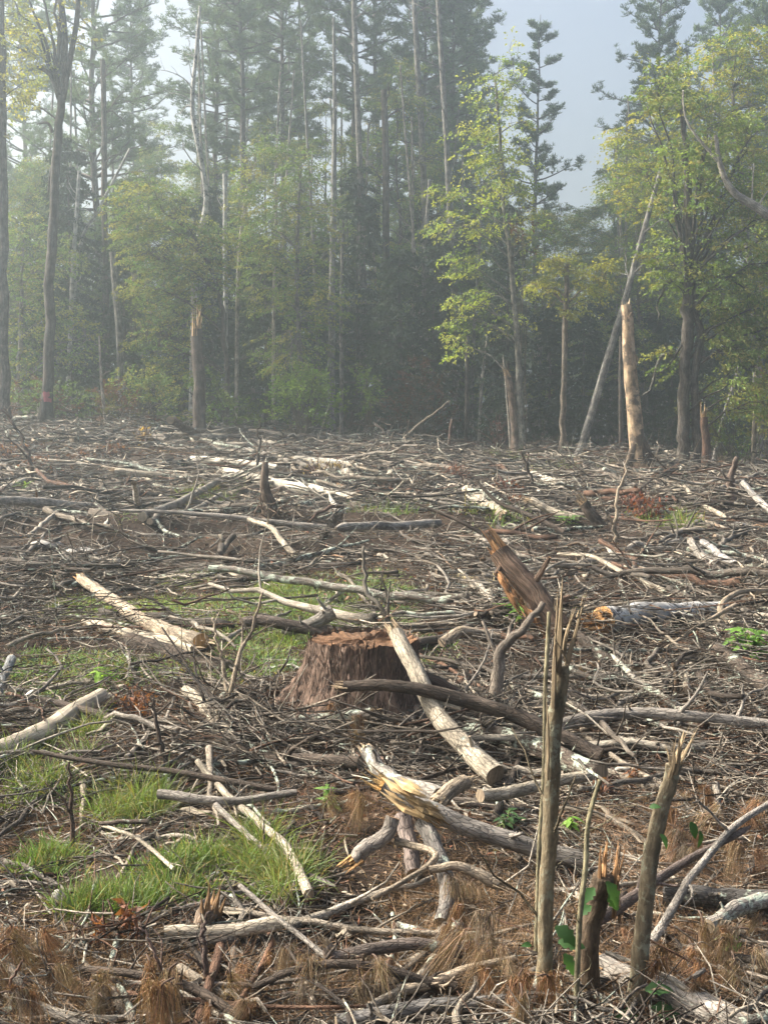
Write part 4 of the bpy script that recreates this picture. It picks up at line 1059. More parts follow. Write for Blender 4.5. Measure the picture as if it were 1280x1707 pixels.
 ('grey log running in from the left edge across the twigs', [(-20, 840, .12), (60, 842, .12), (152, 850, .08)], 7, 9, C_GREY, .2, ('cut', 'jag'), 0, 'log'),
 ('twisted grey bough crossing in front of the slanting bleached log', [(238, 866, .12), (300, 840, .2), (365, 803, .2)], 7, 6, (.19, .17, .14), 0, ('cut', 'cut'), 2, 'log'),
 ('second twisted grey bough lower beside the first', [(250, 872, .1), (310, 860, .12), (368, 826, .15)], 5, 5, (.23, .2, .16), 0, ('cut', 'cut'), 1, 'log'),
 ('short white upright stub left of the twisted boughs', [(231, 850, .0), (229, 830, .22), (224, 808, .48)], 6, 4, (.62, .58, .52), 0, ('cut', 'jag'), 0, 'snag'),
 ('pale torn log at the centre of the far slash', [(492, 768, .15), (545, 772, .15), (604, 782, .1)], 5.5, 6, C_WHITE, 0, ('jag', 'jag'), 0, 'log'),
 ('thin long pole lying right from the twisted boughs', [(200, 852, .1), (330, 858, .15), (450, 872, .12), (545, 882, .05)], 3, 5, C_GREY, .1, ('taper', 'cut'), 1, 'log'),
 ('smooth grey log in the middle below the twigs', [(560, 884, .1), (640, 880, .1), (730, 876, .08)], 7, 8, (.30, .27, .23), 0, ('taper', 'cut'), 0, 'log'),
 ('crooked pale branch falling to the ruts in the middle', [(415, 868, .25), (450, 880, .22), (470, 905, .12), (492, 928, .03)], 4, 5, C_PALE, 0, ('cut', 'cut'), 1, 'branch'),
 ('low grey log lying in the rut at the centre left', [(290, 963, .03), (380, 962, .06), (470, 962, .03)], 5, 6, (.21, .18, .14), 0, ('taper', 'cut'), 0, 'log'),
 ('thick pale split log below the green weeds at the right', [(888, 798, .12), (915, 806, .12), (945, 818, .08)], 9, 8, C_WHITE, 0, ('jag', 'jag'), 0, 'log'),
 ('curved pale log lying right of the thick split log', [(975, 830, .1), (1040, 824, .12), (1104, 820, .1)], 6, 7, C_PALE, .1, ('taper', 'cut'), 0, 'log'),
 ('pale torn slab slanting among red twigs', [(778, 820, .2), (800, 838, .12), (838, 866, .03)], 9, 9, C_PALE, 0, ('jag', 'jag'), 0, 'log'),
 ('second torn slab right of the first by the thin leaning branches', [(885, 838, .2), (920, 855, .12), (965, 868, .05)], 7, 6, C_PALE, 0, ('jag', 'cut'), 0, 'log'),
 ('dark charred-looking stub leaning in the slash at the right', [(972, 843, .35), (985, 862, .22), (1002, 884, .02)], 9, 10, C_DK, 0, ('jag', 'cut'), 0, 'log'),
 ('white pole leaning at the right edge near the snag', [(1236, 805, .5), (1258, 830, .3), (1290, 862, .05)], 4.5, 5.5, (.62, .57, .5), 0, ('cut', 'cut'), 0, 'log'),
 ('pale trunk with twigs lying right of the peeled snag', [(1115, 815, .15), (1150, 822, .18), (1210, 828, .12)], 7, 6, C_PALE, .2, ('jag', 'cut'), 3, 'log'),
 ('thin pale curved branch dropping right under the pale trunk', [(1140, 812, .35), (1165, 840, .25), (1210, 865, .08)], 3.5, 4, C_PALE, 0, ('cut', 'taper'), 1, 'branch'),
 ('short grey log among stones at the right', [(1085, 855, .08), (1120, 857, .1), (1150, 857, .05)], 5, 5, C_PALE, 0, ('cut', 'cut'), 0, 'log'),
 ('grey split post lying toward the viewer at the right', [(1150, 905, .15), (1165, 925, .1), (1192, 948, .03)], 6, 9, C_GREY, .2, ('jag', 'cut'), 0, 'log'),
 ('second grey split post beside the first at the right', [(1170, 905, .12), (1195, 925, .1), (1225, 948, .03)], 5, 8, (.33, .31, .29), .2, ('cut', 'cut'), 0, 'log'),
 ('long thin dark branch fanning left over the right slash', [(790, 800, .5), (830, 838, .4), (880, 860, .3), (940, 890, .05)], 2.5, 5, C_DK, 0, ('taper', 'cut'), 5, 'branch'),
 ('long thin dark branch reaching left below the fanning branch', [(690, 838, .45), (760, 868, .4), (830, 905, .25), (900, 930, .03)], 2, 5, C_DK, 0, ('taper', 'cut'), 5, 'branch'),
 ('bent pale branch arching in the middle right of the clearing', [(930, 925, .12), (990, 930, .18), (1040, 958, .12), (1110, 990, .03)], 3, 5, C_PALE, 0, ('cut', 'cut'), 2, 'branch'),
 ('long pale stick pointing up right near the green plant', [(1105, 1085, .05), (1165, 1045, .15), (1225, 1010, .25)], 3, 4, C_TAN, 0, ('cut', 'cut'), 1, 'branch'),
 ('curved branch coming over the birch log from the right', [(1290, 985, .25), (1230, 990, .28), (1200, 1015, .2), (1215, 1040, .1)], 4, 6, C_TAN, 0, ('taper', 'cut'), 1, 'branch'),
]
for a in LOGS:
    kw = {}
    if a[0].startswith('white and black birch'): kw = dict(mats=M_BIRCH, endcol=C_ORG)
    if a[0].startswith('leaning red-brown'): kw = dict(endcol=(.30, .17, .08), rough=.025, fixd=.25, mats=M_STUMP)
    if a[0].startswith('split log with bright'): kw = dict(endcol=(.62, .40, .16))
    if 'orange' in a[0] and not kw: kw = dict(endcol=C_ORG)
    if 'cracked half log lying' in a[0]: kw = dict(mats=M_SPLIT, flat=.55, rough=.16)
    elif 'grey pointed' in a[0] or 'bent thick' in a[0]: kw['fixd'] = .05
    elif 'bleached' in a[0] or 'striated' in a[0]: kw = dict(mats=M_SPLIT, endcol=(.5, .42, .3))
    log(a[0], a[1], a[2], a[3], a[4], a[5], a[6], a[7], a[8], **kw)

# exposed yellow wood on the split log
def rotten_side():
    o = [o for o in COL.objects if o.get('label', '').startswith('leaning red-brown')][0]
    d = G(932, 1062, .02)[1]; mb = MB()
    for k in range(18):
        u = rng.random(); x0, y0 = 815 + 85 * u + rng.normal(0, 4), 940 + 105 * u + rng.normal(0, 5); L = rng.uniform(25, 60)
        P = crom([V(x0, y0, d + .2 * (1 - u) - .06), V(x0 + L * .35, y0 + L * .5, d + .15 * (1 - u) - .07), V(x0 + L * .62, y0 + L * .95, d + .1 * (1 - u) - .05)], 6)
        tubes(mb, P, np.array([.1, .7, 1, .8, .45, .05]) * rng.uniform(3.5, 8) * d / F, 5, (*(np.array((.30, .155, .07)) * rng.uniform(.4, 1.2)), 0), .25, flat=.5, seed=k, smooth=False)
    mb.build('torn_wood', M_SPLIT, o, np.array(o.location))
rotten_side()
def torn_face(key, pts, rad, col, flat, off):
    o = [o for o in COL.objects if o.get('label', '').startswith(key)][0]
    mb = MB(); W = [G(*p) for p in pts]
    P = crom(W, 10); d = P[:, 1].mean(); P += np.array(off)
    for k in range(16):
        j = rng.normal(0, .4, 3) * rad * d / F; a_, b_ = sorted(rng.choice(10, 2, replace=False)); b_ = max(b_, a_ + 3)
        Q = crom(P[a_:min(b_ + 1, 10)] if min(b_ + 1, 10) - a_ > 1 else P[:4], 6) + j * [1, .5, 1]
        tubes(mb, Q, np.array([.08, .5, .9, .8, .45, .03]) * rad * rng.uniform(.3, .65) * d / F, 5, (*(np.array(col) * rng.uniform(.45, 1.15)), 0), .25, flat=flat, seed=k, smooth=False)
    mb.build('torn_wood', M_SPLIT, o, np.array(o.location))
torn_face('split log with bright', ((642, 1312, .26), (680, 1338, .25), (715, 1355, .22), (748, 1378, .16)), 19, (.52, .36, .18), .45, (0, -.02, .02))
# upright sticks and forked twigs
def stick(label, base, tops, r, col, shoots=3, cat='stick', al=0.0, name=None, h0=0.0):
    b = G(base[0], base[1], h0); d = b[1]
    P0 = [b - np.array([0, 0, .05])] + [V(px, py, d + dy) for px, py, dy in tops]
    K = 5 * len(P0); P = crom(P0, K); P[1:-1] += rng.normal(0, .004, (K - 2, 3)) * d / 5
    R = np.linspace(r, r * .4, K) * d / F
    mb = MB(); tubes(mb, P, R, 7, (*col, al), .08, seed=int(base[0]))
    if shoots:
        Q, QR = off_shoots(P[None], R[None], shoots, (.2, .9), (.2, .45), .7, .25, 7, .6, .16); tubes(mb, Q, QR, 5, (*col, al))
        S, SR = off_shoots(Q, QR, 2, (.3, .9), (.2, .5), .7, .1, 4, .6, .2); tubes(mb, S, SR, 4, (*col, al))
    return tag(mb.build(name or 'stick', M_WOOD, None, b), label, cat)
for a in [
    ('forked bare twig standing upright in the green patch left of the stump', (375, 1185), [(398, 1100, 0), (420, 1050, .1), (438, 988, .1)], 5, C_TAN, 4),
    ('thin twig beside the forked bare twig', (385, 1180), [(372, 1110, .1), (362, 1060, .1), (355, 1030, .15)], 4, C_TAN, 3),
    ('dark crooked twig standing behind the stump', (655, 1060), [(640, 1020, 0), (612, 985, .1), (606, 910, .2)], 6, (.17, .15, .12), 4),
    ('forked root-like stub with arms reaching up behind the dark branch', (815, 1200), [(830, 1130, 0), (835, 1085, 0), (870, 1050, 0), (905, 1005, .05)], 13, (.24, .2, .16), 2),
    ('dark straight twig standing in the brown twigs at the left', (122, 1425), [(120, 1350, 0), (116, 1270, 0)], 5, (.12, .08, .06), 1),
    ('short dark twig standing before the long dark branch', (282, 1275), [(262, 1210, 0), (255, 1165, 0)], 5, (.1, .075, .06), 2),
    ('upright forked dead twig above the bottom left needle tufts', (345, 1660), [(343, 1590, 0), (340, 1555, 0), (350, 1520, 0)], 6, (.14, .1, .085), 3),
    ('thin arching twig over the brown needle tufts', (280, 1650), [(262, 1600, 0), (245, 1560, 0), (225, 1545, 0)], 4, (.15, .1, .08), 2),
    ('tall thin stick standing before the peeled snag', (1024, 905), [(1028, 840, 0), (1046, 765, .2)], 4, C_TAN, 1),
    ('dark thin stick leaning left in front of the maple trunk', (900, 835), [(885, 800, 0), (868, 752, 0)], 4, C_DK, 2),
    ('dark bent stick standing at the left edge of the far slash', (53, 800), [(50, 760, 0), (28, 715, .2), (5, 685, .3)], 4, (.1, .07, .055), 3),
    ('thin upright twig left of the upturned root', (432, 800), [(431, 740, 0), (432, 700, 0)], 3, (.11, .09, .07), 1),
    ('broken gnarled stub at the right below the leafy tree', (1222, 850), [(1218, 800, 0), (1228, 762, 0)], 9, (.19, .14, .11), 1),
    ('reddish bent twig left of the brown needle tufts at the far left bottom', (30, 1700), [(20, 1640, 0), (40, 1600, 0)], 4, (.18, .11, .08), 2),
    ('thin bare stick crossing up left on the brow of the slash', (655, 745), [(700, 705, 0), (750, 668, 0)], 3, C_TAN, 1),
    ('upright brown stub between the dark branch and the birch log', (1122, 1180), [(1128, 1140, 0), (1120, 1105, 0)], 7, (.17, .12, .08), 1),
    ('knobbly dark stub in the twigs right of the tall sapling', (1035, 1210), [(1030, 1180, 0), (1018, 1160, 0)], 8, (.09, .06, .05), 1),
]:
    stick(*a)

# the sawn stump
def sawn_stump():
    c = G(592, 1200); d = c[1] + .30; gz = float(gh(c[0], d)); x = (592 - 640) / F * d; x1 = (604 - 640) / F * d
    zt = V(600, 1064, d)[2]; loc = (x, d, gz)
    root = empty('tree_stump', loc, 'wide sawn tree stump with shaggy red-brown bark', 'stump')
    S, K = 96, 26; th = np.arange(S) * 2 * PI / S
    lobes = [(PI * 1.02, .24, .10), (PI * 1.35, .12, .16), (-.12, .26, .10), (-.75, .14, .15), (.9, .2, .12), (2.2, .22, .12), (PI * 1.6, .10, .12)]
    v = []; rgx = np.random.default_rng(5); ph = rgx.uniform(0, 6.28, 12)
    for k in range(K):
        u = k / (K - 1); z = gz - .12 + (zt - gz + .12) * u
        r = .285 + .10 * (1 - u) ** 1.5 + np.zeros(S)
        for a, amp, w in lobes:
            da = (th - a + PI) % (2 * PI) - PI; r = r + amp * np.exp(-(da / (w * 2.2)) ** 2) * (1 - u) ** 2.6
        ridg = sum(math.pow(.75, i) * np.sin(th * f + ph[i] + 2.5 * u * math.sin(ph[i])) for i, f in enumerate((9, 14, 21, 30, 38)))
        r = r * (1 + .022 * ridg + .012 * rgx.normal(size=S))
        zz = z + (0.006 * np.sin(th * 5 + 1) + .005 * rgx.normal(size=S) if k == K - 1 else 0)
        v.append(np.stack([x + (x1 - x) * u + r * np.cos(th), d + r * .92 * np.sin(th), zz + 0 * th], 1))
    v = np.array(v); i = np.arange(K - 1)[:, None] * S + np.arange(S)[None]; j = np.arange(K - 1)[:, None] * S + ((np.arange(S) + 1) % S)[None]
    q = np.stack([i, j, j + S, i + S], -1).reshape(-1, 4)
    bkv = np.stack([np.broadcast_to(np.cos(th) * .3, (K, S)), np.broadcast_to(np.sin(th) * .3, (K, S)), v[..., 2]], -1)
    tn = np.tile(np.array([.16, .108, .08, 0.]), (K * S, 1)) * np.concatenate([rgx.uniform(.6, 1.4, (K * S, 1))] * 3 + [np.ones((K * S, 1))], 1)
    mb = MB(); mb.add(v, q, tn, bkv); mb.build('bark', M_STUMP, root, loc)
    # sawn face with concentric unevenness
    mb = MB(); top = v[-1]; cen = top.mean(0); rings = 9; vv = [np.repeat(cen[None] + [0, 0, -.01], S, 0)]
    for k in range(1, rings):
        f = k / (rings - 1) * .97; p = cen + (top - cen) * f; p[:, 2] += -.012 + rgx.normal(0, .006, S) + .012 * np.sin(p[:, 0] * 30 + k) * .4; vv.append(p)
    vv = np.array(vv); i = np.arange(rings - 1)[:, None] * S + np.arange(S)[None]; j = np.arange(rings - 1)[:, None] * S + ((np.arange(S) + 1) % S)[None]
    q = np.stack([i, j, j + S, i + S], -1).reshape(-1, 4)
    tn = np.repeat(np.array([[.16, .088, .048, 0.]]), rings * S, 0); tn[:, :3] *= rgx.uniform(.6, 1.35, (rings * S, 1))
    mb.add(vv, q, tn, smooth=False); mb.build('sawn_face', M_SPLIT, root, loc)
    # ragged fibres around the rim and bark flakes down the side
    mb = MB()
    for k in range(46):
        t = rgx.uniform(0, 2 * PI); p = top[int(t / 2 / PI * S) % S] * .99 + cen * .01
        splinters(mb, p, (rgx.normal(0, .15), rgx.normal(0, .15), 1), .007, rgx.uniform(.010, .022), 1, (.24, .12, .06), rad=.5)
    mb.build('torn_fibres', M_SPLIT, root, loc)['kind'] = 'stuff'
    mb = MB(); n = 2600
    kk = rgx.integers(1, K - 2, n); ss = rgx.integers(0, S, n); C = v[kk, ss]
    out = nz((C - np.array([x, d, 0])) * [1, 1, 0])
    D = np.array([0, 0, 1.]) * rgx.choice([-1, 1], (n, 1)) + out * .25 + rgx.normal(0, .2, (n, 3))
    s = rgx.uniform(.03, .10, n); t = np.array([[.165, .112, .085]]) * rgx.uniform(.5, 1.5, (n, 1))
    leaves(mb, C + out * .003, D, out, s, s * .11, t, .1, -.03)
    mb.build('bark_flakes', M_STUMP, root, loc)['kind'] = 'stuff'
    # right buttress root running away
    mb = MB(); P = crom([np.array([x + .30, d - .02, gz + .12]), np.array([x + .38, d + .02, gz + .09]), np.array([x + .5, d + .03, gz + .04]), np.array([x + .64, d + .05, gz - .03])], 12)
    tubes(mb, P, np.linspace(.08, .03, 12), 12, (.075, .05, .038, 0), .14); mb.build('root', M_STUMP, root, loc)
sawn_stump()
def stump_brush():
    mb = MB(); c = G(592, 1200); c = np.array([c[0], c[1] + .30, 0]); n = 260
    a = rng.uniform(PI * .85, PI * 2.25, n); q = rng.uniform(.42, .85, n)
    st = np.stack([c[0] + q * np.cos(a) * 1.15, c[1] + q * np.sin(a) * .9, 0 * a], 1); st[:, 2] = gh(st[:, 0], st[:, 1]) + rng.uniform(0, .10, n)
    t = a + rng.choice([-1, 1], n) * PI / 2 + rng.normal(0, .5, n)
    P = walk(st, nz(np.stack([np.cos(t), np.sin(t), rng.normal(.1, .22, n)], 1)), rng.uniform(.15, .7, n), 7, .13)
    P[..., 2] = np.maximum(P[..., 2], gh(P[..., 0], P[..., 1]) + .01)
    R = np.exp(rng.uniform(math.log(.0025), math.log(.011), n))[:, None] * np.linspace(1, .5, 7)[None]
    tubes(mb, P, R, 5, tint_rand(n), .05)
    Q, QR = off_shoots(P, R, 2, (.2, .9), (.2, .5), .7, .2, 4, .5, .2); tubes(mb, Q, QR, 3, np.repeat(tint_rand(n), 2, 0))
    tag(mb.build('slash', M_WOOD), kind='stuff')
stump_brush()

# broken saplings at the front
def big_leaf(mb, c, d, u, L, W, tint):
    """a leaf of twelve faces, curled"""
    d = nz(np.asarray(d, float)); s = nz(np.cross(d, u)); u = np.cross(s, d)
    n = 9; vs = []
    for k in range(n + 1):
        t = k / n; w = W * math.sin(PI * min(1, .04 + t * .96)) ** .8 * (1 - .25 * t) * (1 + (.28 if W > .03 else .0) * math.cos(t * 22)); curl = -.35 * L * t * t
        p = np.asarray(c) + d * L * t + u * curl
        vs += [p - s * w * .5 + u * w * .16, p, p + s * w * .5 + u * w * .16]
    f = []
    for k in range(n):
        a = 3 * k; f += [[a, a + 1, a + 4, a + 3], [a + 1, a + 2, a + 5, a + 4]]
    mb.add(np.array(vs), np.array(f), np.asarray(tint) * np.ones(3), None, 0, True)

def sapling(label, base, pts, r0, r1, col, top_splint, al=0.0, leaves_at=(), twigs=0, wood=(.33, .25, .155), nspl=9):
    b = G(*base); d = b[1]; loc = (b[0], d, b[2])
    root = empty('broken_sapling', loc, label, 'sapling')
    P0 = [b - np.array([0, 0, .08])] + [V(px, py, d + dy) for px, py, dy in pts]
    K = 7 * len(P0); P = crom(P0, K); R = np.linspace(r0, r1, K) * d / F; R[0] *= 1.25; P = wob(P, R, .25)
    R *= 1 + .07 * np.abs(np.sin(np.arange(K) * .9 + base[0])) ** 10 + rng.normal(0, .012, K)
    mb = MB(); tubes(mb, P, R, 20, (*col, al), .07, seed=int(base[0])); mb.build('stem', M_SAP, root, loc)
    for sp in top_splint:      # (px, py) tip, base offset, width px
        tip = V(sp[0], sp[1], d + sp[4]); bb = V(sp[2], sp[3], d + sp[4] * .5)
        mb = MB(); Q = crom([bb, bb * .6 + tip * .4 + rng.normal(0, .004, 3), tip], 8); w = sp[5] * d / F
        tubes(mb, Q, w * np.array([1, 1.02, .95, .85, .72, .5, .3, .03]), 6, (*(np.array(wood) * rng.uniform(.5, 1.05)), 0), .14, seed=int(sp[0]), flat=.6, smooth=False)
        for q_ in range(5): splinters(mb, Q[q_ + 2] + rng.normal(0, w * .3, 3), Q[-1] - Q[0], w * .5, w * 4, 1, wood, rad=.4)
        mb.build('splinter', M_SPLIT, root, loc)
    if twigs:
        mb = MB(); Q, QR = off_shoots(P[None], R[None], twigs, (.1, .8), (.15, .35), .9, .2, 8, .22, .2); tubes(mb, Q, QR, 5, (*col, 0))
        mb.build('twigs', M_WOOD, root, loc)['kind'] = 'stuff'
    for (lx, ly, L, gx, gy) in leaves_at:
        mb = MB(); c = V(lx, ly, d - .05)
        big_leaf(mb, c, (gx, -.35, gy), (rng.normal(0, .3), -.5, .8), L, L * .62, np.array([.05, .12, .035]) * rng.uniform(.7, 1.4)); mb.build('leaf', M_LEAF, root, loc)
    return root
sapling('tall broken sapling with a long splintered top at the front', (903, 1672), [(908, 1500, 0), (918, 1350, 0), (926, 1220, .01), (936, 1110, .02)], 13, 13, (.15, .12, .075),
        [(937, 962, 928, 1120, 0, 10), (930, 975, 922, 1180, -.03, 7), (978, 985, 944, 1110, .02, 7), (960, 1010, 940, 1090, .03, 6), (908, 1130, 912, 1300, -.04, 4), (922, 1062, 945, 1105, -.05, 4)], .38,
        [(925, 1545, .075, .6, -.3), (930, 1570, .07, .8, .1), (940, 1590, .06, .4, -.6), (885, 1575, .03, -.5, .2)], 3)
sapling('thin yellowish stem growing up beside the tall broken sapling', (893, 1600), [(897, 1450, .0), (905, 1300, .02), (908, 1180, 0), (915, 1020, .02)], 4, 3.4, (.24, .21, .13), [], 0, (), 4)
sapling('leaning broken sapling with a frayed top right of the tall one', (1052, 1690), [(1062, 1600, 0), (1078, 1480, 0), (1092, 1395, 0), (1112, 1330, 0), (1122, 1275, 0)], 15, 12, (.16, .13, .085),
        [(1160, 1218, 1122, 1285, 0, 7), (1140, 1215, 1120, 1290, .02, 8), (1122, 1235, 1116, 1295, -.03, 7), (1150, 1235, 1128, 1290, .03, 6), (1108, 1240, 1113, 1290, 0, 5), (1132, 1225, 1124, 1290, -.04, 6)], .38,
        [(1100, 1390, .04, .3, -.4), (1150, 1370, .045, .3, -.7), (1165, 1385, .045, .1, -.9), (1085, 1680, .08, .9, .0), (1075, 1650, .07, .8, .3), (1060, 1690, .07, -.6, .1), (1110, 1690, .06, .7, -.3), (1082, 1345, .03, .5, .2)], 2)
sapling('short split stub between the two broken saplings', (985, 1660), [(985, 1580, 0), (995, 1500, 0), (1005, 1460, 0)], 15, 19, (.12, .085, .055),
        [(1012, 1398, 1005, 1500, 0, 11), (1030, 1402, 1015, 1500, .02, 9), (1000, 1410, 996, 1490, -.02, 8), (1042, 1412, 1022, 1530, .02, 6)], .05,
        [(1010, 1470, .075, .5, -.7), (990, 1480, .055, -.4, -.3), (1015, 1490, .05, .4, -.8), (985, 1510, .05, -.6, -.2)], 2, (.34, .19, .09))
sapling('slender pale green stem left of the short split stub', (958, 1700), [(965, 1560, 0), (975, 1450, 0), (978, 1380, 0), (990, 1330, 0), (1000, 1300, 0)], 5, 3.5, (.26, .23, .14), [], 0, (), 4)
sapling('thin brown stem rising right of the short split stub', (1035, 1560), [(1030, 1480, 0), (1032, 1410, 0)], 3, 2, (.16, .11, .07), [], 0, (), 1)
def splinter_stump():
    b = G(345, 1560); loc = tuple(b); d = b[1]
    root = empty('tree_stump', loc, 'small splintered stump with torn orange wood beside the grass', 'stump')
    mb = MB(); P = crom([b - [0, 0, .06], V(340, 1540, d), V(352, 1515, d)], 8); tubes(mb, P, np.array([34, 26, 22, 20, 19, 18, 17, 16]) * d / F, 14, (.20, .15, .11, .2), .12); mb.build('trunk', M_BARK, root, loc)
    for (tx, ty, bx, by, w, dy) in ((350, 1470, 345, 1530, 9, -.02), (368, 1478, 355, 1530, 11, .0), (336, 1490, 338, 1530, 7, -.03), (378, 1492, 362, 1535, 8, .03), (358, 1482, 352, 1525, 9, .04)):
        m2 = MB(); tubes(m2, crom([V(bx, by, d + dy), V((bx + tx) / 2, (by + ty) / 2, d + dy), V(tx, ty, d + dy)], 6), np.array([1, 1, .85, .6, .35, .03]) * w * d / F, 6, (*(np.array((.30, .18, .09)) * rng.uniform(.5, 1.1)), 0), .2, flat=.6, smooth=False); m2.build('splinter', M_SPLIT, root, loc)
    mb = MB(); P = crom([b + [0, 0, .03], V(315, 1555, d - .03), V(288, 1560, d - .05)], 8); tubes(mb, P, np.linspace(13, 7, 8) * d / F, 10, (.5, .44, .36, 0), .1); mb.build('root', M_WOOD, root, loc)
splinter_stump()

# upturned root in the middle distance
def upturned_root():
    b = G(448, 872); d = b[1]; loc = tuple(b)
    root = empty('upturned_root', loc, 'small upturned root ball with wiry roots in the middle distance', 'root')
    mb = MB(); tubes(mb, crom([b - [0, 0, .05], b + [.02, 0, .25], V(442, 815, d), V(443, 770, d)], 10), np.linspace(16, 5, 10) * d / F, 10, (.16, .12, .09, 0), .15)
    mb.build('trunk', M_BARK, root, loc)
    n = 40; st = b + rng.normal(0, .08, (n, 3)) + [0, 0, .2]; dr = nz(rng.normal(size=(n, 3)) + [0, -.3, -.1]); P = walk(st, dr, rng.uniform(.2, .6, n), 7, .35)
    mb = MB(); tubes(mb, P, np.linspace(.012, .003, 7)[None] * np.ones((n, 1)), 4, (.2, .14, .1, 0)); mb.build('roots', M_WOOD, root, loc)['kind'] = 'stuff'
upturned_root()

# stones
def stone(label, px, py, rx, rz, squash=.5, col=None):
    c = G(px, py, .03); d = c[1]; S, K = 20, 11; v = []
    rx = rx * d / F; rz_ = rz * d / F
    o1 = rng.uniform(0, 50)
    for k in range(K):
        ph = PI * k / (K - 1)
        for s in range(S):
            t = 2 * PI * s / S; n = np.array([math.sin(ph) * math.cos(t), math.sin(ph) * math.sin(t), math.cos(ph)])
            f = 1 + .16 * float(vn(n[0] * 1.6 + o1, n[1] * 1.6 + n[2] * 2.1, 9)) + .06 * float(vn(n[0] * 4 + o1, n[1] * 4 + n[2] * 5, 10))
            v.append(c + n * f * np.array([rx, rx * .7, rz_]))
    v = np.array(v); i = np.arange(K - 1)[:, None] * S + np.arange(S)[None]; j = np.arange(K - 1)[:, None] * S + ((np.arange(S) + 1) % S)[None]
    mb = MB(); mb.add(v, np.stack([i, i + S, j + S, j], -1).reshape(-1, 4)); tag(mb.build('stone', M_STONE, None, c), label, 'stone')
for a in [('flat pale stone at the far side of the soil ruts on the left', 78, 908, 28, 8), ('long rounded pale stone right of the flat pale stone', 132, 925, 34, 13), ('whitish stone in the clearing above the birch log', 1096, 955, 15, 9),
          ('small grey stone lying by the split grey posts', 1058, 943, 9, 6), ('cream rounded stone half hidden in the bottom left grass', 100, 1503, 16, 20), ('small pale stone in the twigs on the left rut', 146, 877, 9, 6),
          ('small stone left of the leaning red-brown trunk', 880, 948, 8, 6), ('pale stone at the right near the white leaning pole', 1230, 876, 14, 6)]:
    stone(*a)

# ------------------------------------------------------------------ grass and green plants
def patch(n, px, py, rx, ry):
    """points inside an ellipse of ground that looks rx by ry pixels from the photograph's place"""
    p0 = G(px, py); p1 = G(px, py + ry); p2 = G(px, py - ry)
    a, b = rx * p0[1] / F, abs(p2[1] - p1[1]) / 2; cyy = (p1[1] + p2[1]) / 2
    t = rng.uniform(0, 2 * PI, n); r = np.sqrt(rng.random(n)) * (1 + .25 * vn(np.cos(t) * 2 + px, np.sin(t) * 2 + py, 7))
    x = p0[0] + a * r * np.cos(t); y = cyy + b * r * np.sin(t)
    keep = vn(x / .16, y / .16, 31) + .55 * vn(x / .5, y / .5, 32) > -.28
    x, y = x[keep], y[keep]
    return np.stack([x, y, gh(x, y)], 1)
def grass(name, spots, L, W, col, up=.9, droop=.35, tuft=14, seg=3, spread=.45, tr=.03):
    mb = MB()
    for (px, py, rx, ry, n) in spots:
        C = patch(n, px, py, rx, ry)
        T = np.repeat(C, tuft, 0); T[:, :2] += rng.normal(0, tr, (len(T), 2)); T[:, 2] = gh(T[:, 0], T[:, 1]) - .01
        D = rng.normal(0, spread, T.shape); D[:, 2] = up
        ln = rng.uniform(*L, len(T)) * np.repeat(rng.uniform(.6, 1.2, len(C)), tuft); w = rng.uniform(*W, len(T))
        c = np.repeat(col_var(col, len(C), .3, .12), tuft, 0) * rng.uniform(.7, 1.3, (len(T), 1))
        dead = rng.random(len(T)) < .16; c[dead] = np.array([.32, .27, .13]) * rng.uniform(.7, 1.1, (dead.sum(), 1))
        blades(mb, T, D, ln, w, c, rng.uniform(.2, 1.0, len(T)) * droop * 2, seg)
    return tag(mb.build(name, M_GRASS), kind='stuff')
GG = (.13, .20, .06)
grass('grass', [(140, 1505, 66, 44, 420), (230, 1490, 76, 34, 380), (310, 1470, 44, 40, 240), (80, 1448, 38, 16, 110)], (.09, .20), (.004, .007), GG)
grass('grass', [(215, 1350, 60, 30, 150), (430, 1430, 30, 40, 110), (480, 1470, 30, 36, 90), (60, 1330, 40, 26, 90), (115, 1245, 46, 24, 200), (50, 1280, 40, 14, 100)], (.14, .32), (.003, .0055), (.15, .205, .06), droop=.5, tuft=12)
grass('moss', [(330, 1020, 190, 34, 1500), (560, 1010, 160, 42, 1500), (450, 1085, 150, 50, 1600), (105, 1015, 55, 26, 200), (590, 962, 90, 16, 150), (200, 858, 60, 12, 220), (60, 1120, 90, 50, 420), (150, 1130, 90, 40, 420), (300, 1110, 60, 30, 240), (700, 1085, 60, 26, 160)], (.04, .11), (.006, .011), (.20, .285, .13), .55, .3, 11, 2, .6, .05)
grass('grass', [(480, 985, 60, 18, 140), (460, 1075, 40, 18, 140), (110, 1010, 40, 18, 120), (250, 1010, 60, 14, 120), (320, 970, 50, 10, 80), (560, 1030, 60, 14, 120)], (.08, .16), (.005, .008), (.20, .28, .08), .8, .3, 14, 2, .5, .05)
grass('weeds', [(925, 775, 95, 14, 420), (350, 825, 50, 16, 150), (640, 860, 60, 14, 100), (740, 850, 30, 14, 40), (830, 870, 60, 14, 60), (1110, 870, 40, 14, 60)], (.15, .42), (.012, .022), (.15, .21, .055), .9, .35, 12, 2, .5, .09)

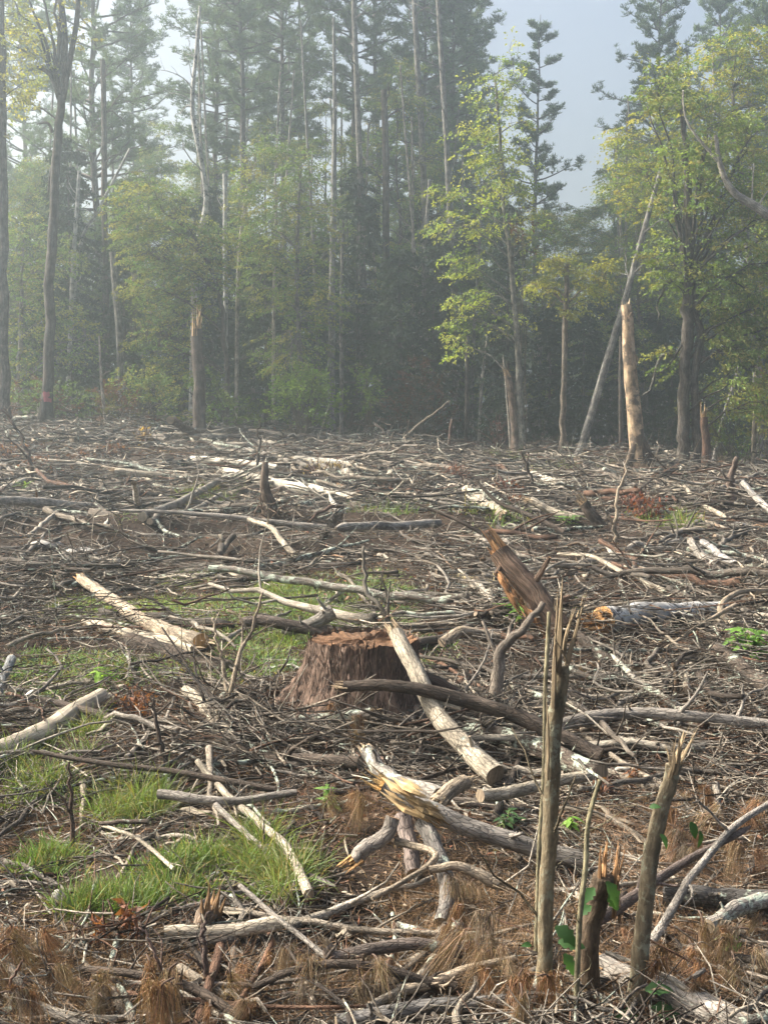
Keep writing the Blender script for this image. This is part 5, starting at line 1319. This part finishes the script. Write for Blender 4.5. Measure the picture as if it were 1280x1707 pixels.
def leafy_plant(label, base, pts, L, col, nleaf=14, strap=False, cat='plant', name='leafy_plant'):
    b = G(*base); d = b[1]; loc = tuple(b); root = empty(name, loc, label, cat)
    sm = MB(); k = 0
    for (px, py) in pts:
        tip = V(px, py, d + rng.uniform(-.12, .12)); P = crom([b + rng.normal(0, .02, 3) * [1, 1, 0], b * .5 + tip * .5 + [0, 0, .02], tip], 8)
        tubes(sm, P, np.linspace(.006, .002, 8), 5, (.12, .16, .05, 0))
        for i in range(nleaf):
            f = rng.uniform(.25, 1); c = P[int(f * 7)]; a = rng.uniform(0, 6.28)
            m2 = MB(); D = np.array([math.cos(a), math.sin(a), rng.uniform(.1, .9) if strap else rng.uniform(-.3, .4)])
            l = L * rng.uniform(.6, 1.2); big_leaf(m2, c, D, (0, -.1, 1), l, l * (.22 if strap else .45), np.array(col) * rng.uniform(.7, 1.35)); m2.build('leaf', M_LEAF, root, loc); k += 1
    sm.build('stem', M_WOOD, root, loc)
leafy_plant('bright green strappy plant between the leaning trunk and the tall sapling', (858, 1052, 0), [(850, 1010), (875, 1015), (862, 990)], .16, (.16, .30, .05), 12, True)
leafy_plant('green shoots showing behind the splintered sapling top', (955, 1035, 0), [(945, 1000), (965, 995)], .13, (.15, .27, .06), 9, True)
leafy_plant('leafy green bush at the right edge below the birch log', (1245, 1110, 0), [(1215, 1065), (1240, 1040), (1260, 1060), (1275, 1085), (1225, 1090), (1250, 1080), (1232, 1055), (1262, 1045)], .12, (.15, .28, .05), 16)
leafy_plant('small bright green seedling in front of the cracked half log', (170, 1145, 0), [(165, 1118), (178, 1112)], .09, (.22, .38, .05), 7)
leafy_plant('small green seedling under the yellow split log', (548, 1345, 0), [(545, 1305), (560, 1330)], .07, (.14, .26, .05), 8)
leafy_plant('little green sprout behind the grey stub at the right', (950, 1385, 0), [(952, 1362), (945, 1375)], .05, (.2, .36, .06), 7)
leafy_plant('dark green clump of leaves at the foot of the pale smooth log', (845, 1385, 0), [(835, 1362), (860, 1368), (850, 1350)], .05, (.06, .12, .04), 9)
leafy_plant('small sprout under the lichened logs at the right edge', (1215, 1590, 0), [(1212, 1560), (1235, 1565)], .05, (.15, .27, .05), 7)
leafy_plant('weed with long leaves in the slash left of centre far back', (38, 830, 0), [(36, 800), (44, 805)], .25, (.14, .22, .05), 8, True)
leafy_plant('upright weed among red twigs at the right', (948, 880, 0), [(945, 852), (955, 860)], .25, (.13, .24, .06), 8, True)
leafy_plant('pale weed left of the birch log far side', (838, 872, 0), [(830, 880), (845, 862)], .2, (.14, .22, .06), 7, True)

# ------------------------------------------------------------------ dead pine needles
def tuft_proto(seed, n, L, hang):
    global rng
    keep = rng; rng = np.random.default_rng(seed); mb = MB()
    tubes(mb, crom([(0, 0, .02), (.02, 0, .05), (.05, .01, .06)], 5), np.linspace(.004, .003, 5), 5, (.12, .08, .06, 0))
    C = rng.normal(0, 1, (n, 3)) * [.022, .008, .008] + [0, 0, .04]; a = rng.uniform(0, 6.28, n)
    D = np.stack([np.cos(a) * .28, np.sin(a) * .28, rng.uniform(-1.2, .12, n)], 1) + rng.normal(0, .10, (n, 3)); D[:, 2] -= hang * .2
    t = np.array([((.25, .175, .11), (.28, .16, .09), (.20, .155, .115), (.26, .15, .085), (.28, .20, .125))[seed % 5]]) * rng.uniform(.25, 1.6, (n, 1)) * rng.uniform(.9, 1.1, (n, 3))
    blades(mb, C, D, rng.uniform(.6, 1.1, n) * L, np.full(n, .0018), t, hang * rng.uniform(.5, 1.2, n), 4)
    rng = keep
    return mb
tp = []
for s, n, L, h in ((1, 170, .12, .9), (2, 150, .10, .7), (3, 190, .14, 1.2), (4, 130, .09, .5), (5, 150, .13, 1.0)):
    o = tuft_proto(s, n, L, h).build('needle_tuft', M_NEEDLE); tag(o, '-', 'needles'); tp.append(o)
usedt = [False] * 5
def put_tuft(px, py, h, s, lab, grp):
    k = int(rng.integers(5)); o = tp[k] if not usedt[k] else tp[k].copy()
    if usedt[k]: COL.objects.link(o)
    usedt[k] = True
    hue = ('rusty', 'grey-brown', 'orange-brown', 'straw-coloured', 'brown')[k]; lab = lab.replace('dead brown', hue); grp = grp.replace('dead', hue)
    c = G(px, py, h); o.location = c; o.rotation_euler = (rng.normal(0, .3), rng.normal(0, .3), rng.uniform(0, 6.28)); o.scale = (s, s, s * 1.1); tag(o, lab, 'needles', grp)
for (cx, cyy, rx, ry, n, txt) in ((80, 1620, 90, 60, 20, 'at the bottom left corner'), (330, 1650, 90, 40, 12, 'around the dark Y branch at the bottom'), (790, 1530, 60, 80, 14, 'left of the tall broken sapling'), (1190, 1380, 90, 60, 24, 'at the right edge above the lichened log'),
                                  (1150, 1600, 130, 70, 22, 'right of the leaning broken sapling'), (590, 1200, 40, 30, 5, 'in front of the sawn stump'), (860, 1640, 60, 50, 10, 'at the foot of the tall sapling'), (1010, 1150, 50, 40, 6, 'behind the tall sapling'), (560, 1640, 120, 50, 10, 'at the bottom centre'), (600, 1330, 50, 40, 6, 'beside the yellow split log')):
    for i in range(n):
        put_tuft(cx + rng.uniform(-1, 1) * rx, cyy + rng.uniform(-1, 1) * ry, rng.uniform(.03, .14), rng.uniform(.35, .9), f'hanging tuft of dead brown pine needles {txt}', f'dead needle tufts {txt}')
for (px, py) in ((75, 1590), (190, 1545), (218, 1560), (715, 1610), (1000, 1150)):
    pass
def needle_mat():
    mb = MB()
    for (px, py, rx, ry, n, c) in ((120, 1640, 160, 70, 24000, (.29, .19, .115)), (1150, 1420, 170, 90, 22000, (.28, .185, .12)), (1120, 1620, 200, 90, 22000, (.28, .18, .11)), (800, 1570, 130, 110, 17000, (.27, .18, .11)), (480, 1650, 220, 60, 10000, (.24, .15, .09)), (80, 1400, 90, 60, 4000, (.22, .14, .09)), (600, 1350, 200, 80, 5000, (.18, .11, .07)), (1000, 1200, 250, 90, 5000, (.2, .125, .08)), (350, 1200, 160, 50, 2500, (.2, .12, .07))):
        p0 = G(px, py); p1 = G(px, py + ry); p2 = G(px, py - ry)
        x = p0[0] + rng.normal(0, .6, n) * rx * p0[1] / F; y = (p1[1] + p2[1]) / 2 + rng.normal(0, .6, n) * abs(p2[1] - p1[1]) / 2
        ok = y > 2.2; x, y = x[ok], y[ok]; n = len(x)
        z = gh(x, y) + rng.uniform(0, .10, n) ** 1.2 * (pile(x, y) + .25)
        D = rng.normal(size=(n, 3)); D[:, 2] *= .45
        t = np.array([c]) * rng.uniform(.4, 1.5, (n, 1))
        blades(mb, np.stack([x, y, z], 1), D, rng.uniform(.06, .13, n), np.full(n, .0022), t, rng.uniform(0, .3, n), 1)
    return tag(mb.build('dead_needles', M_NEEDLE), kind='stuff')
needle_mat()
# rusty withered leaves
def rusty(label, spots, col, leaf, n):
    mb = MB(); lm = MB()
    for (px, py, rx, ry, h) in spots:
        c = G(px, py); d = c[1]
        P = np.stack([c[0] + rng.normal(0, .5, n) * rx * d / F, d + rng.normal(0, .5, n) * rx * d / F, gh(c[0], d) + rng.uniform(.02, 1, n) * h], 1)
        D = rng.normal(size=P.shape); D[:, 2] -= .6
        leaves(mb, P, D, rng.normal(size=P.shape), rng.uniform(.5, 1.3, n) * leaf, rng.uniform(.2, .6, n) * leaf, np.array([col]) * rng.uniform(.5, 1.4, (n, 1)), .3, .3)
        m = 14; st = np.tile(c, (m, 1)) + rng.normal(0, .04, (m, 3)) * [1, 1, 0]; dr = nz(rng.normal(0, .6, (m, 3)) + [0, 0, 1]); Q = walk(st, dr, rng.uniform(.6, 1.3, m) * h * 1.2, 6, .2)
        tubes(lm, Q, np.linspace(.005, .002, 6)[None] * np.ones((m, 1)) * max(1, d / 7), 4, (.14, .08, .06, 0))
    loc = tuple(c); root = empty('withered_twigs', loc, label, 'dead foliage')
    mb.build('leaves', M_LEAF, root, loc)['kind'] = 'stuff'; lm.build('stems', M_WOOD, root, loc)['kind'] = 'stuff'
rusty('rust-red withered leaves among twigs left of the stump', [(215, 1190, 26, 20, .14), (240, 1195, 20, 20, .12)], (.22, .095, .05), .04, 60)
rusty('rust-orange leaf clump at the bottom left', [(215, 1572, 14, 20, .12)], (.22, .095, .05), .04, 60)
rusty('smaller rust-orange leaf clump left of the other one', [(170, 1590, 10, 20, .10)], (.22, .095, .05), .04, 45)
rusty('red withered twigs in the far slash at the right', [(1075, 865, 34, 20, .35), (1050, 850, 22, 20, .3)], (.20, .07, .045), .09, 120)
rusty('reddish withered twigs in the far slash right of centre', [(850, 830, 30, 20, .35), (760, 800, 26, 20, .3), (855, 850, 20, 10, .25)], (.20, .08, .05), .09, 90)
rusty('reddish brown withered twigs in the far slash at the left', [(60, 790, 40, 20, .4), (20, 770, 30, 20, .4), (130, 775, 30, 20, .3), (190, 760, 30, 20, .3)], (.20, .10, .065), .10, 110)
rusty('rusty twigs lying right of the grey log at the left', [(125, 850, 20, 10, .2), (145, 835, 16, 10, .2)], (.22, .11, .07), .07, 60)
rusty('straw-yellow withered tuft in front of the pale bough at the left', [(240, 745, 12, 20, .55)], (.35, .24, .09), .12, 110)
rusty('straw-coloured dead twigs below the pale torn log', [(530, 800, 28, 20, .4), (560, 795, 20, 20, .3)], (.33, .25, .13), .09, 70)
rusty('red-brown withered shoots hanging beside the slender jagged stub', [(832, 752, 14, 20, 1.0)], (.16, .06, .05), .12, 60)
rusty('orange withered leaves right of the tall sapling', [(1000, 1340, 16, 12, .10), (1055, 1312, 10, 10, .08)], (.24, .12, .07), .03, 60)
